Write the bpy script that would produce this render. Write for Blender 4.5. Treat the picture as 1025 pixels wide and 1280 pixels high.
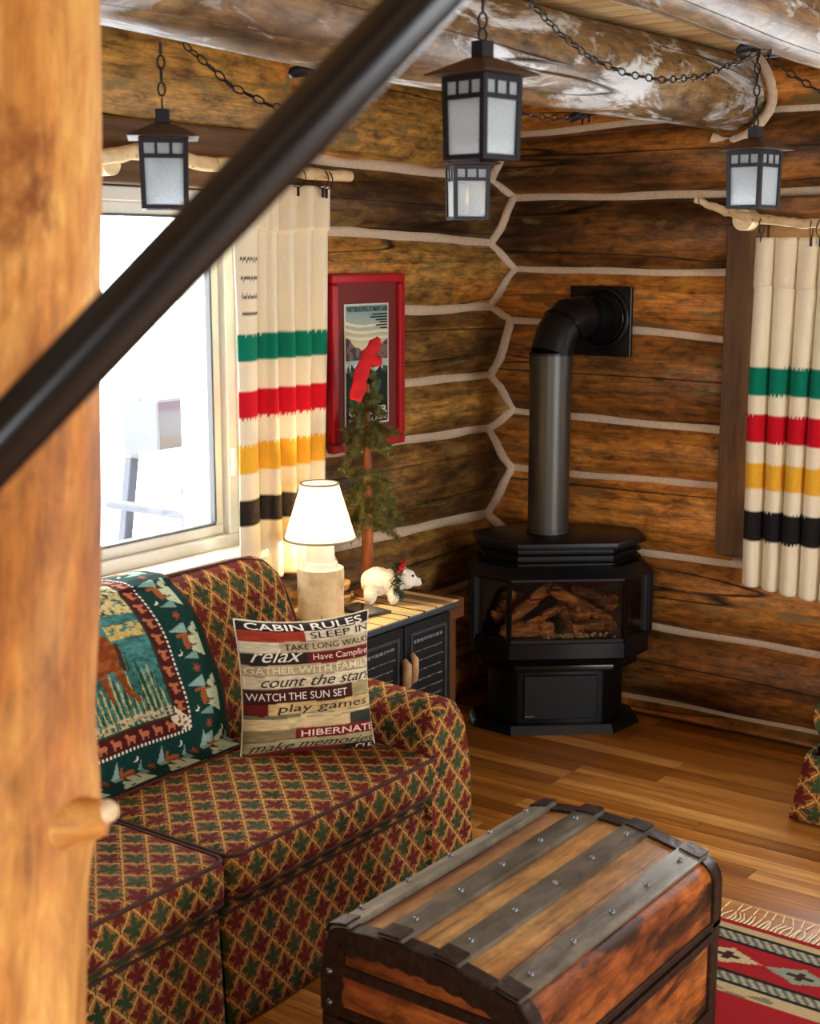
import bpy, bmesh, math, random
import numpy as np
from mathutils import Vector, Matrix, Euler

for o in list(bpy.data.objects):
    bpy.data.objects.remove(o, do_unlink=True)
SC = bpy.context.scene
COL = SC.collection
R = math.radians
rng = random.Random(7)

# ------------------------------------------------------------------ camera
CAM = Vector((-5.303, -3.401, 1.90))
cd = bpy.data.cameras.new('camera')
cam = bpy.data.objects.new('camera', cd)
COL.objects.link(cam)
yaw, pitch = R(36.2), R(10.2)
fwd = Vector((math.cos(yaw) * math.cos(pitch), math.sin(yaw) * math.cos(pitch), -math.sin(pitch)))
cam.location = CAM
cam.rotation_euler = fwd.to_track_quat('-Z', 'Y').to_euler()
cd.sensor_fit = 'VERTICAL'
cd.sensor_height = 36.0
cd.lens = 36.0 * 1775.0 / 1280.0
cd.clip_start = 0.05
cd.dof.use_dof = True
cd.dof.focus_distance = 5.0
cd.dof.aperture_fstop = 5.6
SC.camera = cam

# ------------------------------------------------------------------ world, daylight, exposure
world = bpy.data.worlds.new('overcast_sky')
SC.world = world
world.use_nodes = True
bg = world.node_tree.nodes['Background']
bg.inputs['Color'].default_value = (0.90, 0.95, 1.0, 1)
bg.inputs['Strength'].default_value = 13.0
SC.view_settings.view_transform = 'Standard'
SC.view_settings.look = 'None'
SC.view_settings.gamma = 1.0
SC.view_settings.use_curve_mapping = False
SC.view_settings.exposure = 0.12


def portal(name, loc, size, direction):
    l = bpy.data.lights.new(name, 'AREA')
    l.shape = 'RECTANGLE'
    l.size, l.size_y = size
    l.cycles.is_portal = True
    o = bpy.data.objects.new(name, l)
    o.location = loc
    o.rotation_euler = Vector(direction).to_track_quat('-Z', 'Y').to_euler()
    COL.objects.link(o)


portal('daylight_left_window', (-2.33, 0.16, 1.5), (1.3, 1.2), (0, -1, 0))
portal('daylight_right_window', (0.16, -1.9, 1.4), (1.4, 1.3), (-1, 0, 0))
portal('daylight_added_near', (-2.75, -5.30, 1.2), (1.7, 1.6), (0, 1, 0))  # unseen opening added to bring cool daylight from the near side
portal('daylight_added_rear', (-6.9, -3.6, 1.25), (1.2, 1.5), (1, 0, 0))  # unseen opening added behind the camera, sized to brighten the room

# ------------------------------------------------------------------ helpers
def lin(c):
    c = c / 255.0
    return c / 12.92 if c <= 0.04045 else ((c + 0.055) / 1.055) ** 2.4


def rgb(r, g, b):
    return (lin(r), lin(g), lin(b), 1.0)


class NT:
    """small node helper"""
    def __init__(self, name):
        self.m = bpy.data.materials.new(name)
        self.m.use_nodes = True
        self.t = self.m.node_tree
        self.b = self.t.nodes['Principled BSDF']
        self.out = self.t.nodes['Material Output']

    def n(self, kind, **kw):
        nd = self.t.nodes.new(kind)
        for k, v in kw.items():
            setattr(nd, k, v)
        return nd

    def l(self, a, b):
        self.t.links.new(a, b)

    def put(self, sock, v):
        if isinstance(v, bpy.types.NodeSocket):
            self.l(v, sock)
        else:
            sock.default_value = v

    def math(self, op, a, b=None, c=None, clamp=False):
        nd = self.n('ShaderNodeMath', operation=op)
        nd.use_clamp = clamp
        self.put(nd.inputs[0], a)
        if b is not None:
            self.put(nd.inputs[1], b)
        if c is not None:
            self.put(nd.inputs[2], c)
        return nd.outputs[0]

    def mix(self, fac, a, b, blend='MIX'):
        nd = self.n('ShaderNodeMix', data_type='RGBA', blend_type=blend)
        self.put(nd.inputs[0], fac)
        self.put(nd.inputs[6], a)
        self.put(nd.inputs[7], b)
        return nd.outputs[2]

    def ramp(self, fac, stops):
        nd = self.n('ShaderNodeValToRGB')
        cr = nd.color_ramp
        while len(cr.elements) < len(stops):
            cr.elements.new(0.5)
        for e, (p, c) in zip(cr.elements, stops):
            e.position = p
            e.color = c if len(c) == 4 else (*c, 1)
        self.l(fac, nd.inputs[0])
        return nd.outputs[0]

    def noise(self, vec, scale=1.0, detail=4.0, rough=0.55, dist=0.0):
        nd = self.n('ShaderNodeTexNoise')
        self.l(vec, nd.inputs['Vector'])
        nd.inputs['Scale'].default_value = scale
        nd.inputs['Detail'].default_value = detail
        nd.inputs['Roughness'].default_value = rough
        nd.inputs['Distortion'].default_value = dist
        return nd.outputs['Fac']

    def vscale(self, vec, s):
        nd = self.n('ShaderNodeVectorMath', operation='MULTIPLY')
        self.l(vec, nd.inputs[0])
        self.put(nd.inputs[1], s)
        return nd.outputs[0]

    def bump(self, h, strength=0.3, dist=0.01):
        nd = self.n('ShaderNodeBump')
        nd.inputs['Strength'].default_value = strength
        nd.inputs['Distance'].default_value = dist
        self.l(h, nd.inputs['Height'])
        self.l(nd.outputs[0], self.b.inputs['Normal'])

    def uvr(self):
        """UV in metres shifted by a random amount per object"""
        uv = self.n('ShaderNodeUVMap').outputs[0]
        oi = self.n('ShaderNodeObjectInfo')
        cmb = self.n('ShaderNodeCombineXYZ')
        self.l(self.math('MULTIPLY', oi.outputs['Random'], 37.0), cmb.inputs[0])
        self.l(self.math('MULTIPLY', oi.outputs['Random'], 11.3), cmb.inputs[1])
        self.l(self.math('MULTIPLY', oi.outputs['Random'], 5.1), cmb.inputs[2])
        ad = self.n('ShaderNodeVectorMath', operation='ADD')
        self.l(uv, ad.inputs[0])
        self.l(cmb.outputs[0], ad.inputs[1])
        return ad.outputs[0], oi.outputs['Random']


def plain(name, col, rough=0.5, metal=0.0, spec=0.5, bump=0.0, bscale=60.0, var=0.0):
    k = NT(name)
    k.b.inputs['Roughness'].default_value = rough
    k.b.inputs['Metallic'].default_value = metal
    k.b.inputs['Specular IOR Level'].default_value = spec
    tc = k.n('ShaderNodeTexCoord').outputs['Object']
    nz = k.noise(tc, bscale, 5)
    if var > 0:
        lo = tuple(max(0, c * (1 - var)) for c in col[:3]) + (1,)
        hi = tuple(min(1, c * (1 + var)) for c in col[:3]) + (1,)
        k.l(k.ramp(nz, [(0.3, lo), (0.7, hi)]), k.b.inputs['Base Color'])
    else:
        k.b.inputs['Base Color'].default_value = col
    if bump > 0:
        k.bump(nz, bump, 0.004)
    return k.m


def wood(name, palette, gu=1.6, gv=26.0, bu=1.3, bv=4.5, crack=0.016, knots=0.5, rough=0.6,
         dark=rgb(22, 12, 6), bump=0.5, patch=None, spec=0.35, vary=1.0, mott=0.0):
    """wood with the grain running along U (metres)"""
    k = NT(name)
    vec, rnd = k.uvr()
    blotch = k.noise(k.vscale(vec, (bu, bv, 1)), 1.0, 5, 0.6, 0.6)
    shift = k.math('MULTIPLY_ADD', k.math('SUBTRACT', rnd, 0.5), 0.42 * vary, blotch)
    n = len(palette)
    base = k.ramp(shift, [(0.25 + 0.5 * i / (n - 1), c) for i, c in enumerate(palette)])
    grain = k.noise(k.vscale(vec, (gu, gv, 1)), 1.0, 7, 0.65, 0.3)
    base = k.mix(k.ramp(grain, [(0.30, (0.62,) * 3), (0.52, (0, 0, 0))]), base, dark)
    fine = k.noise(k.vscale(vec, (9.0, 120.0, 1)), 1.0, 3, 0.6)
    base = k.mix(0.55, base, k.ramp(fine, [(0.3, (0.35,) * 3), (0.7, (0.75,) * 3)]), 'OVERLAY')
    if mott > 0:
        mt = k.noise(k.vscale(vec, (11.0, 26.0, 1)), 1.0, 6, 0.72, 0.4)
        base = k.mix(mott, base, k.ramp(mt, [(0.33, (0.08,) * 3), (0.5, (0.5,) * 3), (0.68, (0.9,) * 3)]), 'OVERLAY')
    h = k.math('ADD', k.math('MULTIPLY', grain, 0.5), k.math('MULTIPLY', blotch, 0.5))
    if patch:
        pn = k.noise(k.vscale(vec, (1.7, 5.0, 1)), 1.3, 6, 0.7, 0.8)
        base = k.mix(k.ramp(pn, [(patch[1], (0, 0, 0)), (patch[1] + 0.09, (1, 1, 1))]), base, patch[0])
    if knots > 0:
        vo = k.n('ShaderNodeTexVoronoi')
        k.l(k.vscale(vec, (1.5, 3.0, 1)), vo.inputs['Vector'])
        vo.inputs['Scale'].default_value = 1.0
        kd = k.math('MULTIPLY_ADD', k.noise(k.vscale(vec, (30, 45, 1)), 1.0, 2), 0.06, vo.outputs['Distance'])
        base = k.mix(k.ramp(kd, [(0.085, (knots,) * 3), (0.17, (0, 0, 0))]), base, dark)
    if crack > 0:
        cn = k.noise(k.vscale(vec, (0.22, 4.2, 1)), 1.0, 2.5, 0.45, 0.0)
        ca = k.math('ABSOLUTE', k.math('SUBTRACT', cn, 0.5))
        cr = k.ramp(ca, [(crack * 0.35, (1, 1, 1)), (crack, (0, 0, 0))])
        base = k.mix(cr, base, tuple(c * 0.25 for c in dark[:3]) + (1,))
        h = k.math('SUBTRACT', h, k.math('MULTIPLY', cr, 0.8))
    k.l(base, k.b.inputs['Base Color'])
    k.b.inputs['Roughness'].default_value = rough
    k.b.inputs['Specular IOR Level'].default_value = spec
    k.bump(h, bump, 0.012)
    return k.m


def printed(name, rough=0.9, nap=400.0, bump=0.25, amt=0.35):
    """flat print: colours come from the colour attribute, nap from fine noise"""
    k = NT(name)
    at = k.n('ShaderNodeAttribute', attribute_name='Col')
    tc = k.n('ShaderNodeTexCoord').outputs['Object']
    nz = k.noise(tc, nap, 3)
    c = k.mix(amt, at.outputs['Color'], k.ramp(nz, [(0.3, (0.3,) * 3), (0.7, (0.72,) * 3)]), 'OVERLAY')
    k.l(c, k.b.inputs['Base Color'])
    k.b.inputs['Roughness'].default_value = rough
    k.b.inputs['Specular IOR Level'].default_value = 0.15
    k.bump(nz, bump, 0.004)
    return k.m


def leaf_fabric():
    """tapestry cloth: staggered maple leaves in rows of red and green between tan zigzag lines"""
    k = NT('maple_leaf_tapestry')
    w, h = 0.082, 0.047
    uv = k.n('ShaderNodeUVMap').outputs[0]
    nv = k.n('ShaderNodeTexNoise')
    k.l(uv, nv.inputs['Vector'])
    nv.inputs['Scale'].default_value = 190.0
    nv.inputs['Detail'].default_value = 1.0
    sub = k.n('ShaderNodeVectorMath', operation='SUBTRACT')
    k.l(nv.outputs['Color'], sub.inputs[0])
    sub.inputs[1].default_value = (0.5, 0.5, 0.5)
    jit = k.vscale(sub.outputs[0], (0.006, 0.007, 0))
    ad = k.n('ShaderNodeVectorMath', operation='ADD')
    k.l(uv, ad.inputs[0])
    k.l(jit, ad.inputs[1])
    sp = k.n('ShaderNodeSeparateXYZ')
    k.l(ad.outputs[0], sp.inputs[0])
    x, y = sp.outputs[0], sp.outputs[1]
    xs = k.math('DIVIDE', x, w)
    ys = k.math('DIVIDE', y, 2 * h)
    s = k.math('ADD', xs, ys)
    t = k.math('SUBTRACT', xs, ys)
    fs, ft = k.math('FLOOR', s), k.math('FLOOR', t)
    a = k.math('SUBTRACT', k.math('SUBTRACT', s, fs), 0.5)
    b = k.math('SUBTRACT', k.math('SUBTRACT', t, ft), 0.5)
    row = k.math('SUBTRACT', fs, ft)
    par = k.math('ABSOLUTE', k.math('MODULO', row, 2.0))
    dx = k.math('MULTIPLY', k.math('ADD', a, b), 0.5 * w)
    dy = k.math('MULTIPLY', k.math('SUBTRACT', a, b), h)
    dy = k.math('ADD', dy, 0.004)
    rad = k.math('SQRT', k.math('ADD', k.math('MULTIPLY', dx, dx), k.math('MULTIPLY', dy, dy)))
    th = k.math('ARCTAN2', dx, dy)
    lob = k.math('ABSOLUTE', k.math('COSINE', k.math('MULTIPLY', th, 2.5)))
    lob2 = k.math('MULTIPLY', k.math('ABSOLUTE', k.math('COSINE', k.math('MULTIPLY', th, 7.5))), 0.22)
    up = k.math('MULTIPLY_ADD', k.math('COSINE', th), 0.14, 0.86)
    bound = k.math('MULTIPLY', k.math('MULTIPLY', k.math('ADD', k.math('MULTIPLY_ADD', k.math('POWER', lob, 1.4), 0.78, 0.24), lob2), up), 0.0315)
    inside = k.math('LESS_THAN', rad, bound)
    stem = k.math('MULTIPLY', k.math('LESS_THAN', k.math('ABSOLUTE', dx), 0.0022), k.math('LESS_THAN', dy, 0.0))
    inside = k.math('MAXIMUM', inside, stem)
    edge = k.math('MAXIMUM', k.math('ABSOLUTE', a), k.math('ABSOLUTE', b))
    line = k.math('GREATER_THAN', edge, 0.455)
    line2 = k.math('MULTIPLY', k.math('GREATER_THAN', edge, 0.33), k.math('LESS_THAN', edge, 0.385))
    low = k.noise(uv, 7.0, 2)
    red = k.ramp(low, [(0.3, rgb(74, 16, 12)), (0.7, rgb(108, 30, 20))])
    grn = k.ramp(low, [(0.3, rgb(30, 44, 24)), (0.7, rgb(62, 76, 40))])
    tan = k.ramp(k.noise(uv, 260.0, 2), [(0.3, rgb(150, 100, 44)), (0.7, rgb(222, 172, 92))])
    ground = k.ramp(k.noise(uv, 240.0, 2), [(0.38, rgb(70, 38, 16)), (0.62, rgb(162, 104, 48))])
    c = k.mix(k.math('MULTIPLY', line2, 0.25), ground, tan)
    c = k.mix(line, c, tan)
    c = k.mix(inside, c, k.mix(par, red, grn))
    wv = k.noise(k.vscale(uv, (500, 900, 1)), 1.0, 2)
    c = k.mix(0.5, c, k.ramp(wv, [(0.3, (0.3,) * 3), (0.7, (0.72,) * 3)]), 'OVERLAY')
    k.l(c, k.b.inputs['Base Color'])
    k.b.inputs['Roughness'].default_value = 0.85
    k.b.inputs['Specular IOR Level'].default_value = 0.2
    k.bump(wv, 0.3, 0.003)
    return k.m


def glassy(name, tint, gloss=0.08, rough=0.02):
    k = NT(name)
    tr = k.n('ShaderNodeBsdfTransparent')
    tr.inputs[0].default_value = tint
    gl = k.n('ShaderNodeBsdfGlossy')
    gl.inputs['Roughness'].default_value = rough
    mx = k.n('ShaderNodeMixShader')
    lw = k.n('ShaderNodeLayerWeight')
    lw.inputs[0].default_value = 0.5
    k.l(k.math('MULTIPLY_ADD', k.math('POWER', lw.outputs['Facing'], 4.0), 0.5, gloss), mx.inputs[0])
    k.l(tr.outputs[0], mx.inputs[1])
    k.l(gl.outputs[0], mx.inputs[2])
    k.l(mx.outputs[0], k.out.inputs[0])
    return k.m


def frosted(name, col, trans=0.45, clear=0.2):
    """thin seeded glass or lamp-shade cloth: scatters light through"""
    k = NT(name)
    tc = k.n('ShaderNodeTexCoord').outputs['Object']
    nz = k.noise(tc, 190.0, 4)
    c = k.ramp(nz, [(0.3, tuple(v * 0.82 for v in col[:3]) + (1,)), (0.7, col)])
    tl = k.n('ShaderNodeBsdfTranslucent')
    k.l(c, tl.inputs[0])
    df = k.n('ShaderNodeBsdfPrincipled')
    k.l(c, df.inputs['Base Color'])
    df.inputs['Roughness'].default_value = 0.25
    mx = k.n('ShaderNodeMixShader')
    mx.inputs[0].default_value = trans
    k.l(df.outputs[0], mx.inputs[1])
    k.l(tl.outputs[0], mx.inputs[2])
    res = mx.outputs[0]
    if clear > 0:
        tr = k.n('ShaderNodeBsdfTransparent')
        m2 = k.n('ShaderNodeMixShader')
        m2.inputs[0].default_value = clear
        k.l(res, m2.inputs[1])
        k.l(tr.outputs[0], m2.inputs[2])
        res = m2.outputs[0]
    k.l(res, k.out.inputs[0])
    return k.m


# ---- mesh makers
def tag(o, label=None, cat=None, group=None, kind=None):
    if label: o['label'] = label
    if cat: o['category'] = cat
    if group: o['group'] = group
    if kind: o['kind'] = kind
    return o


def empty(name, loc=(0, 0, 0), rz=0.0):
    o = bpy.data.objects.new(name, None)
    o.empty_display_size = 0.1
    o.location = loc
    o.rotation_euler = (0, 0, rz)
    COL.objects.link(o)
    return o


def link(name, me, mat=None, parent=None, smooth=None):
    o = bpy.data.objects.new(name, me)
    COL.objects.link(o)
    if mat is not None and not me.materials:
        me.materials.append(mat)
    if parent is not None:
        o.parent = parent
    return o


def pydata(name, v, f, mat=None, parent=None, uv=None, smooth=True, col=None):
    me = bpy.data.meshes.new(name)
    v = [tuple(map(float, p)) for p in v]
    me.from_pydata(v, [], [tuple(int(i) for i in q) for q in f])
    if uv is not None:
        L = me.uv_layers.new(name='UVMap')
        idx = np.empty(len(me.loops), dtype=np.int32)
        me.loops.foreach_get('vertex_index', idx)
        L.data.foreach_set('uv', np.asarray(uv, dtype=np.float32)[idx].ravel())
    if col is not None:
        A = me.color_attributes.new('Col', 'FLOAT_COLOR', 'POINT')
        cc = np.ones((len(v), 4), dtype=np.float32)
        cc[:, :3] = col
        A.data.foreach_set('color', cc.ravel())
    if smooth:
        me.polygons.foreach_set('use_smooth', [True] * len(me.polygons))
    me.update()
    return link(name, me, mat, parent)


def grid_faces(nu, nv, wrap=False):
    f = []
    for i in range(nu if wrap else nu - 1):
        a = i * nv
        b = ((i + 1) % nu) * nv
        for j in range(nv - 1):
            f.append((a + j, b + j, b + j + 1, a + j + 1))
    return f


class MB:
    """collects simple solids into one mesh"""
    def __init__(self):
        self.bm = bmesh.new()

    def box(self, lo, hi, bevel=0.0, seg=2, rot=None, piv=None):
        lo, hi = Vector(lo), Vector(hi)
        c, s = (lo + hi) / 2, hi - lo
        g = bmesh.ops.create_cube(self.bm, size=1.0)
        vs = g['verts']
        for q in vs:
            q.co = Vector((q.co.x * s.x, q.co.y * s.y, q.co.z * s.z)) + c
        es = list({e for q in vs for e in q.link_edges})
        if bevel > 0:
            r = bmesh.ops.bevel(self.bm, geom=es, offset=bevel, segments=seg, affect='EDGES', profile=0.5)
            vs = list({q for f in r['faces'] for q in f.verts} | {q for q in vs if q.is_valid})
        if rot is not None:
            p = Vector(piv) if piv is not None else c
            for q in vs:
                q.co = rot @ (q.co - p) + p
        return vs

    def prism(self, pts, z0, z1, bevel=0.0, seg=2, top_scale=None):
        """vertical prism over a 2-D outline"""
        bot = [self.bm.verts.new((x, y, z0)) for x, y in pts]
        tp = pts if top_scale is None else top_scale
        top = [self.bm.verts.new((x, y, z1)) for x, y in tp]
        n = len(pts)
        fs = [self.bm.faces.new(bot[::-1]), self.bm.faces.new(top)]
        for i in range(n):
            fs.append(self.bm.faces.new((bot[i], bot[(i + 1) % n], top[(i + 1) % n], top[i])))
        if bevel > 0:
            es = list({e for f in fs for e in f.edges})
            bmesh.ops.bevel(self.bm, geom=es, offset=bevel, segments=seg, affect='EDGES', profile=0.5)

    def tube(self, pts, rad, seg=10, cap=True, flat=1.0, up=None):
        pts = [Vector(p) for p in pts]
        if not hasattr(rad, '__len__'):
            rad = [rad] * len(pts)
        rings = []
        prev = Vector(up) if up else None
        for i, p in enumerate(pts):
            t = (pts[min(i + 1, len(pts) - 1)] - pts[max(i - 1, 0)]).normalized()
            if prev is None:
                prev = t.orthogonal()
            nrm = (prev - t * prev.dot(t)).normalized()
            prev = nrm
            bn = t.cross(nrm)
            rings.append([self.bm.verts.new(p + (nrm * math.cos(2 * math.pi * k / seg) * flat + bn * math.sin(2 * math.pi * k / seg)) * rad[i]) for k in range(seg)])
        for i in range(len(rings) - 1):
            for k in range(seg):
                self.bm.faces.new((rings[i][k], rings[i][(k + 1) % seg], rings[i + 1][(k + 1) % seg], rings[i + 1][k]))
        if cap:
            self.bm.faces.new(rings[0][::-1])
            self.bm.faces.new(rings[-1])

    def lathe(self, prof, seg=32, c=(0, 0, 0)):
        c = Vector(c)
        rings = []
        for r, z in prof:
            rings.append([self.bm.verts.new(c + Vector((r * math.cos(2 * math.pi * k / seg), r * math.sin(2 * math.pi * k / seg), z))) for k in range(seg)])
        for i in range(len(rings) - 1):
            for k in range(seg):
                self.bm.faces.new((rings[i][k], rings[i][(k + 1) % seg], rings[i + 1][(k + 1) % seg], rings[i + 1][k]))
        if prof[0][0] > 1e-6:
            self.bm.faces.new(rings[0][::-1])
        if prof[-1][0] > 1e-6:
            self.bm.faces.new(rings[-1])

    def ball(self, c, r, sub=2, sc=(1, 1, 1)):
        g = bmesh.ops.create_icosphere(self.bm, subdivisions=sub, radius=r)
        for q in g['verts']:
            q.co = Vector((q.co.x * sc[0], q.co.y * sc[1], q.co.z * sc[2])) + Vector(c)

    def ring(self, c, R_, r, axis='z', seg=18, ms=6, sc=(1, 1), mat=None):
        pts = []
        for i in range(seg):
            a = 2 * math.pi * i / seg
            for j in range(ms):
                b = 2 * math.pi * j / ms
                x = (R_ + r * math.cos(b)) * math.cos(a) * sc[0]
                y = (R_ + r * math.cos(b)) * math.sin(a) * sc[1]
                z = r * math.sin(b)
                v = {'z': (x, y, z), 'x': (z, x, y), 'y': (x, z, y)}[axis]
                v = Vector(v)
                if mat is not None:
                    v = mat @ v
                pts.append(self.bm.verts.new(v + Vector(c)))
        for i in range(seg):
            for j in range(ms):
                self.bm.faces.new((pts[i * ms + j], pts[((i + 1) % seg) * ms + j], pts[((i + 1) % seg) * ms + (j + 1) % ms], pts[i * ms + (j + 1) % ms]))

    def build(self, name, mat, parent=None, axis=0, smooth=None, uvscale=1.0):
        bmesh.ops.recalc_face_normals(self.bm, faces=self.bm.faces[:])
        L = self.bm.loops.layers.uv.new('UVMap')
        o1, o2 = [i for i in (0, 1, 2) if i != axis]
        for f in self.bm.faces:
            n = f.normal
            d = max(range(3), key=lambda i: abs(n[i]))
            if d == axis:
                iu, iv = o1, o2
            else:
                iu = axis
                iv = 3 - axis - d
            for lp in f.loops:
                lp[L].uv = (lp.vert.co[iu] * uvscale, lp.vert.co[iv] * uvscale)
        me = bpy.data.meshes.new(name)
        self.bm.to_mesh(me)
        self.bm.free()
        if smooth is not None:
            me.polygons.foreach_set('use_smooth', [True] * len(me.polygons))
            me.set_sharp_from_angle(angle=R(smooth))
        return link(name, me, mat, parent)


def face_uv_fabric(o):
    """leaf print mapping: leaves point up on upright faces and to the back on flat ones"""
    me = o.data
    L = me.uv_layers[0].data
    for p in me.polygons:
        n = p.normal
        d = max(range(3), key=lambda i: abs(n[i]))
        for li in p.loop_indices:
            c = me.vertices[me.loops[li].vertex_index].co
            L[li].uv = {0: (c.y, c.z), 1: (c.x, c.z), 2: (c.x, c.y)}[d]


def copy_tree(o, parent=None):
    c = o.copy()
    COL.objects.link(c)
    c.parent = parent
    for ch in [q for q in bpy.data.objects if q.parent is o]:
        copy_tree(ch, c)
    return c


def text_mesh(body, shear=0.0, bold=0.0, space=1.0):
    cu = bpy.data.curves.new('lettering', 'FONT')
    cu.body = body
    cu.size = 1.0
    cu.shear = shear
    cu.offset = bold
    cu.space_character = space
    cu.resolution_u = 3
    o = bpy.data.objects.new('lettering', cu)
    COL.objects.link(o)
    dg = bpy.context.evaluated_depsgraph_get()
    dg.update()
    me = bpy.data.meshes.new_from_object(o.evaluated_get(dg))
    v = np.array([tuple(q.co) for q in me.vertices])
    bm = bmesh.new(); bm.from_mesh(me)
    bmesh.ops.triangulate(bm, faces=bm.faces[:])
    for _ in range(2):
        bmesh.ops.subdivide_edges(bm, edges=[e for e in bm.edges if e.calc_length() > 0.22], cuts=1)
        bmesh.ops.triangulate(bm, faces=bm.faces[:])
    bm.verts.index_update()
    v = np.array([tuple(q.co) for q in bm.verts])
    f = [tuple(q.index for q in p.verts) for p in bm.faces]
    bm.free()
    bpy.data.objects.remove(o, do_unlink=True)
    bpy.data.curves.remove(cu)
    bpy.data.meshes.remove(me)
    return v, f


def lettering(body, box, fn, mat, parent, name='lettering', **kw):
    """text fitted to box (x0, y0, x1, y1) in print space, laid on a surface by fn(x, y)"""
    v, f = text_mesh(body, **kw)
    mn, mx = v.min(0), v.max(0)
    x = box[0] + (v[:, 0] - mn[0]) / (mx[0] - mn[0]) * (box[2] - box[0])
    y = box[1] + (v[:, 1] - mn[1]) / (mx[1] - mn[1]) * (box[3] - box[1])
    return pydata(name, fn(x, y), f, mat, parent, smooth=False)


# numpy value noise for prints
def vnoise(x, y, seed=0):
    xi, yi = np.floor(x).astype(np.int64), np.floor(y).astype(np.int64)
    fx, fy = x - xi, y - yi
    fx, fy = fx * fx * (3 - 2 * fx), fy * fy * (3 - 2 * fy)
    def h(a, b):
        n = (a * 374761393 + b * 668265263 + seed * 1442695041) & 0x7fffffff
        n = ((n ^ (n >> 13)) * 1274126177) & 0x7fffffff
        return ((n ^ (n >> 16)) & 0xffff) / 65535.0
    return (h(xi, yi) * (1 - fx) + h(xi + 1, yi) * fx) * (1 - fy) + (h(xi, yi + 1) * (1 - fx) + h(xi + 1, yi + 1) * fx) * fy


def C3(*a):
    return np.array(rgb(*a)[:3])


# ------------------------------------------------------------------ materials
M = {}
M['log_l'] = wood('log_wall_wood', [rgb(66, 42, 18), rgb(124, 88, 40), rgb(172, 128, 60), rgb(184, 118, 46)], crack=0.006, patch=(rgb(118, 106, 64), 0.56), mott=0.85, rough=0.5)
M['log_r'] = wood('log_wall_wood_warm', [rgb(72, 44, 18), rgb(132, 84, 36), rgb(178, 112, 44), rgb(206, 136, 58)], crack=0.006, patch=(rgb(124, 98, 56), 0.56), mott=0.85, rough=0.48)
M['beam'] = wood('peeled_beam_wood', [rgb(82, 56, 30), rgb(132, 102, 64), rgb(164, 140, 104)], gu=1.2, gv=14, crack=0.004, patch=(rgb(210, 212, 210), 0.505), dark=rgb(46, 28, 14), vary=0.2, mott=0.8, rough=0.45)
M['post'] = wood('yellow_post_wood', [rgb(120, 66, 22), rgb(188, 118, 48), rgb(224, 164, 86), rgb(168, 98, 36)], bu=2.2, bv=3.4, gu=2, gv=9, crack=0.0, knots=0.0, dark=rgb(120, 66, 24), bump=0.3, vary=0.1, patch=(rgb(132, 74, 26), 0.56), mott=0.35)
M['cut'] = wood('cut_wood_end', [rgb(214, 186, 140), rgb(236, 214, 172)], gu=8, gv=20, crack=0, knots=0, dark=rgb(170, 130, 84), bump=0.1)
M['chink'] = plain('mortar_chinking', rgb(216, 192, 162), 0.9, bump=0.4, bscale=70, var=0.12)
M['floor'] = wood('oak_strip_floor', [rgb(124, 74, 24), rgb(148, 92, 34), rgb(168, 108, 44), rgb(198, 144, 76)], gu=1.0, gv=40, bu=0.7, bv=9, crack=0.0, knots=0.25, rough=0.32, bump=0.08, dark=rgb(96, 50, 16), spec=0.5, vary=1.0)
M['seam'] = plain('floor_seam', rgb(48, 26, 10), 0.8)
M['ceil'] = wood('pine_ceiling_boards', [rgb(190, 150, 96), rgb(214, 178, 122), rgb(226, 194, 140)], crack=0, knots=0.3, rough=0.6, bump=0.08, dark=rgb(150, 100, 50))
M['trim'] = wood('brown_trim_board', [rgb(84, 56, 30), rgb(108, 76, 44), rgb(124, 92, 56)], crack=0.0, knots=0.6, rough=0.65, bump=0.15, dark=rgb(40, 20, 10))
M['cream'] = plain('cream_vinyl', rgb(222, 218, 206), 0.45, var=0.03)
M['gasket'] = plain('grey_gasket', rgb(80, 80, 78), 0.6)
M['sill'] = plain('white_painted_sill', rgb(236, 230, 214), 0.4, var=0.05, bscale=20)
M['pane'] = glassy('window_glass', (1, 1, 1, 1), 0.03)
M['stoveglass'] = glassy('stove_glass', (0.80, 0.78, 0.75, 1), 0.02)
M['iron'] = plain('black_iron', rgb(26, 26, 28), 0.45, 0.3, bump=0.1, bscale=150)
M['rail'] = plain('black_painted_steel', rgb(14, 14, 15), 0.27, 0.0, 0.5, bump=0.03, bscale=300)
M['stove'] = plain('black_stove_enamel', rgb(12, 12, 13), 0.38, 0.1, 0.35, bump=0.05, bscale=400)
M['stovetrim'] = plain('polished_black_trim', rgb(40, 38, 36), 0.18, 0.8)
M['pipe'] = plain('black_stove_pipe', rgb(82, 80, 74), 0.40, 0.8, bump=0.05, bscale=300)
M['firebox'] = plain('firebox_lining', rgb(58, 40, 26), 0.9, bump=0.3, bscale=30)
M['ember'] = wood('ceramic_log', [rgb(36, 20, 10), rgb(120, 68, 30), rgb(190, 120, 56), rgb(214, 150, 84)], gu=14, gv=60, bu=9, bv=22, crack=0.01, knots=0, rough=0.95, dark=rgb(26, 14, 8), bump=0.8, vary=0.4, mott=0.9)
M['ash'] = plain('ember_chips', rgb(196, 160, 120), 0.95, var=0.5, bscale=120)
M['bronze'] = plain('dark_bronze_lantern', rgb(40, 40, 46), 0.5, 0.4, bump=0.1, bscale=200)
M['rust'] = plain('weathered_bronze_roof', rgb(78, 50, 30), 0.6, 0.4, bump=0.2, bscale=120, var=0.4)
M['seedy'] = frosted('seeded_lantern_glass', rgb(240, 248, 252), 0.62, 0.28)
M['bulb'] = plain('clear_bulb', rgb(240, 220, 180), 0.1)
M['fabric'] = leaf_fabric()
M['welt'] = plain('dark_welt_cord', rgb(66, 30, 20), 0.9, var=0.3, bscale=300)
M['print'] = printed('printed_cloth')
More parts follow.
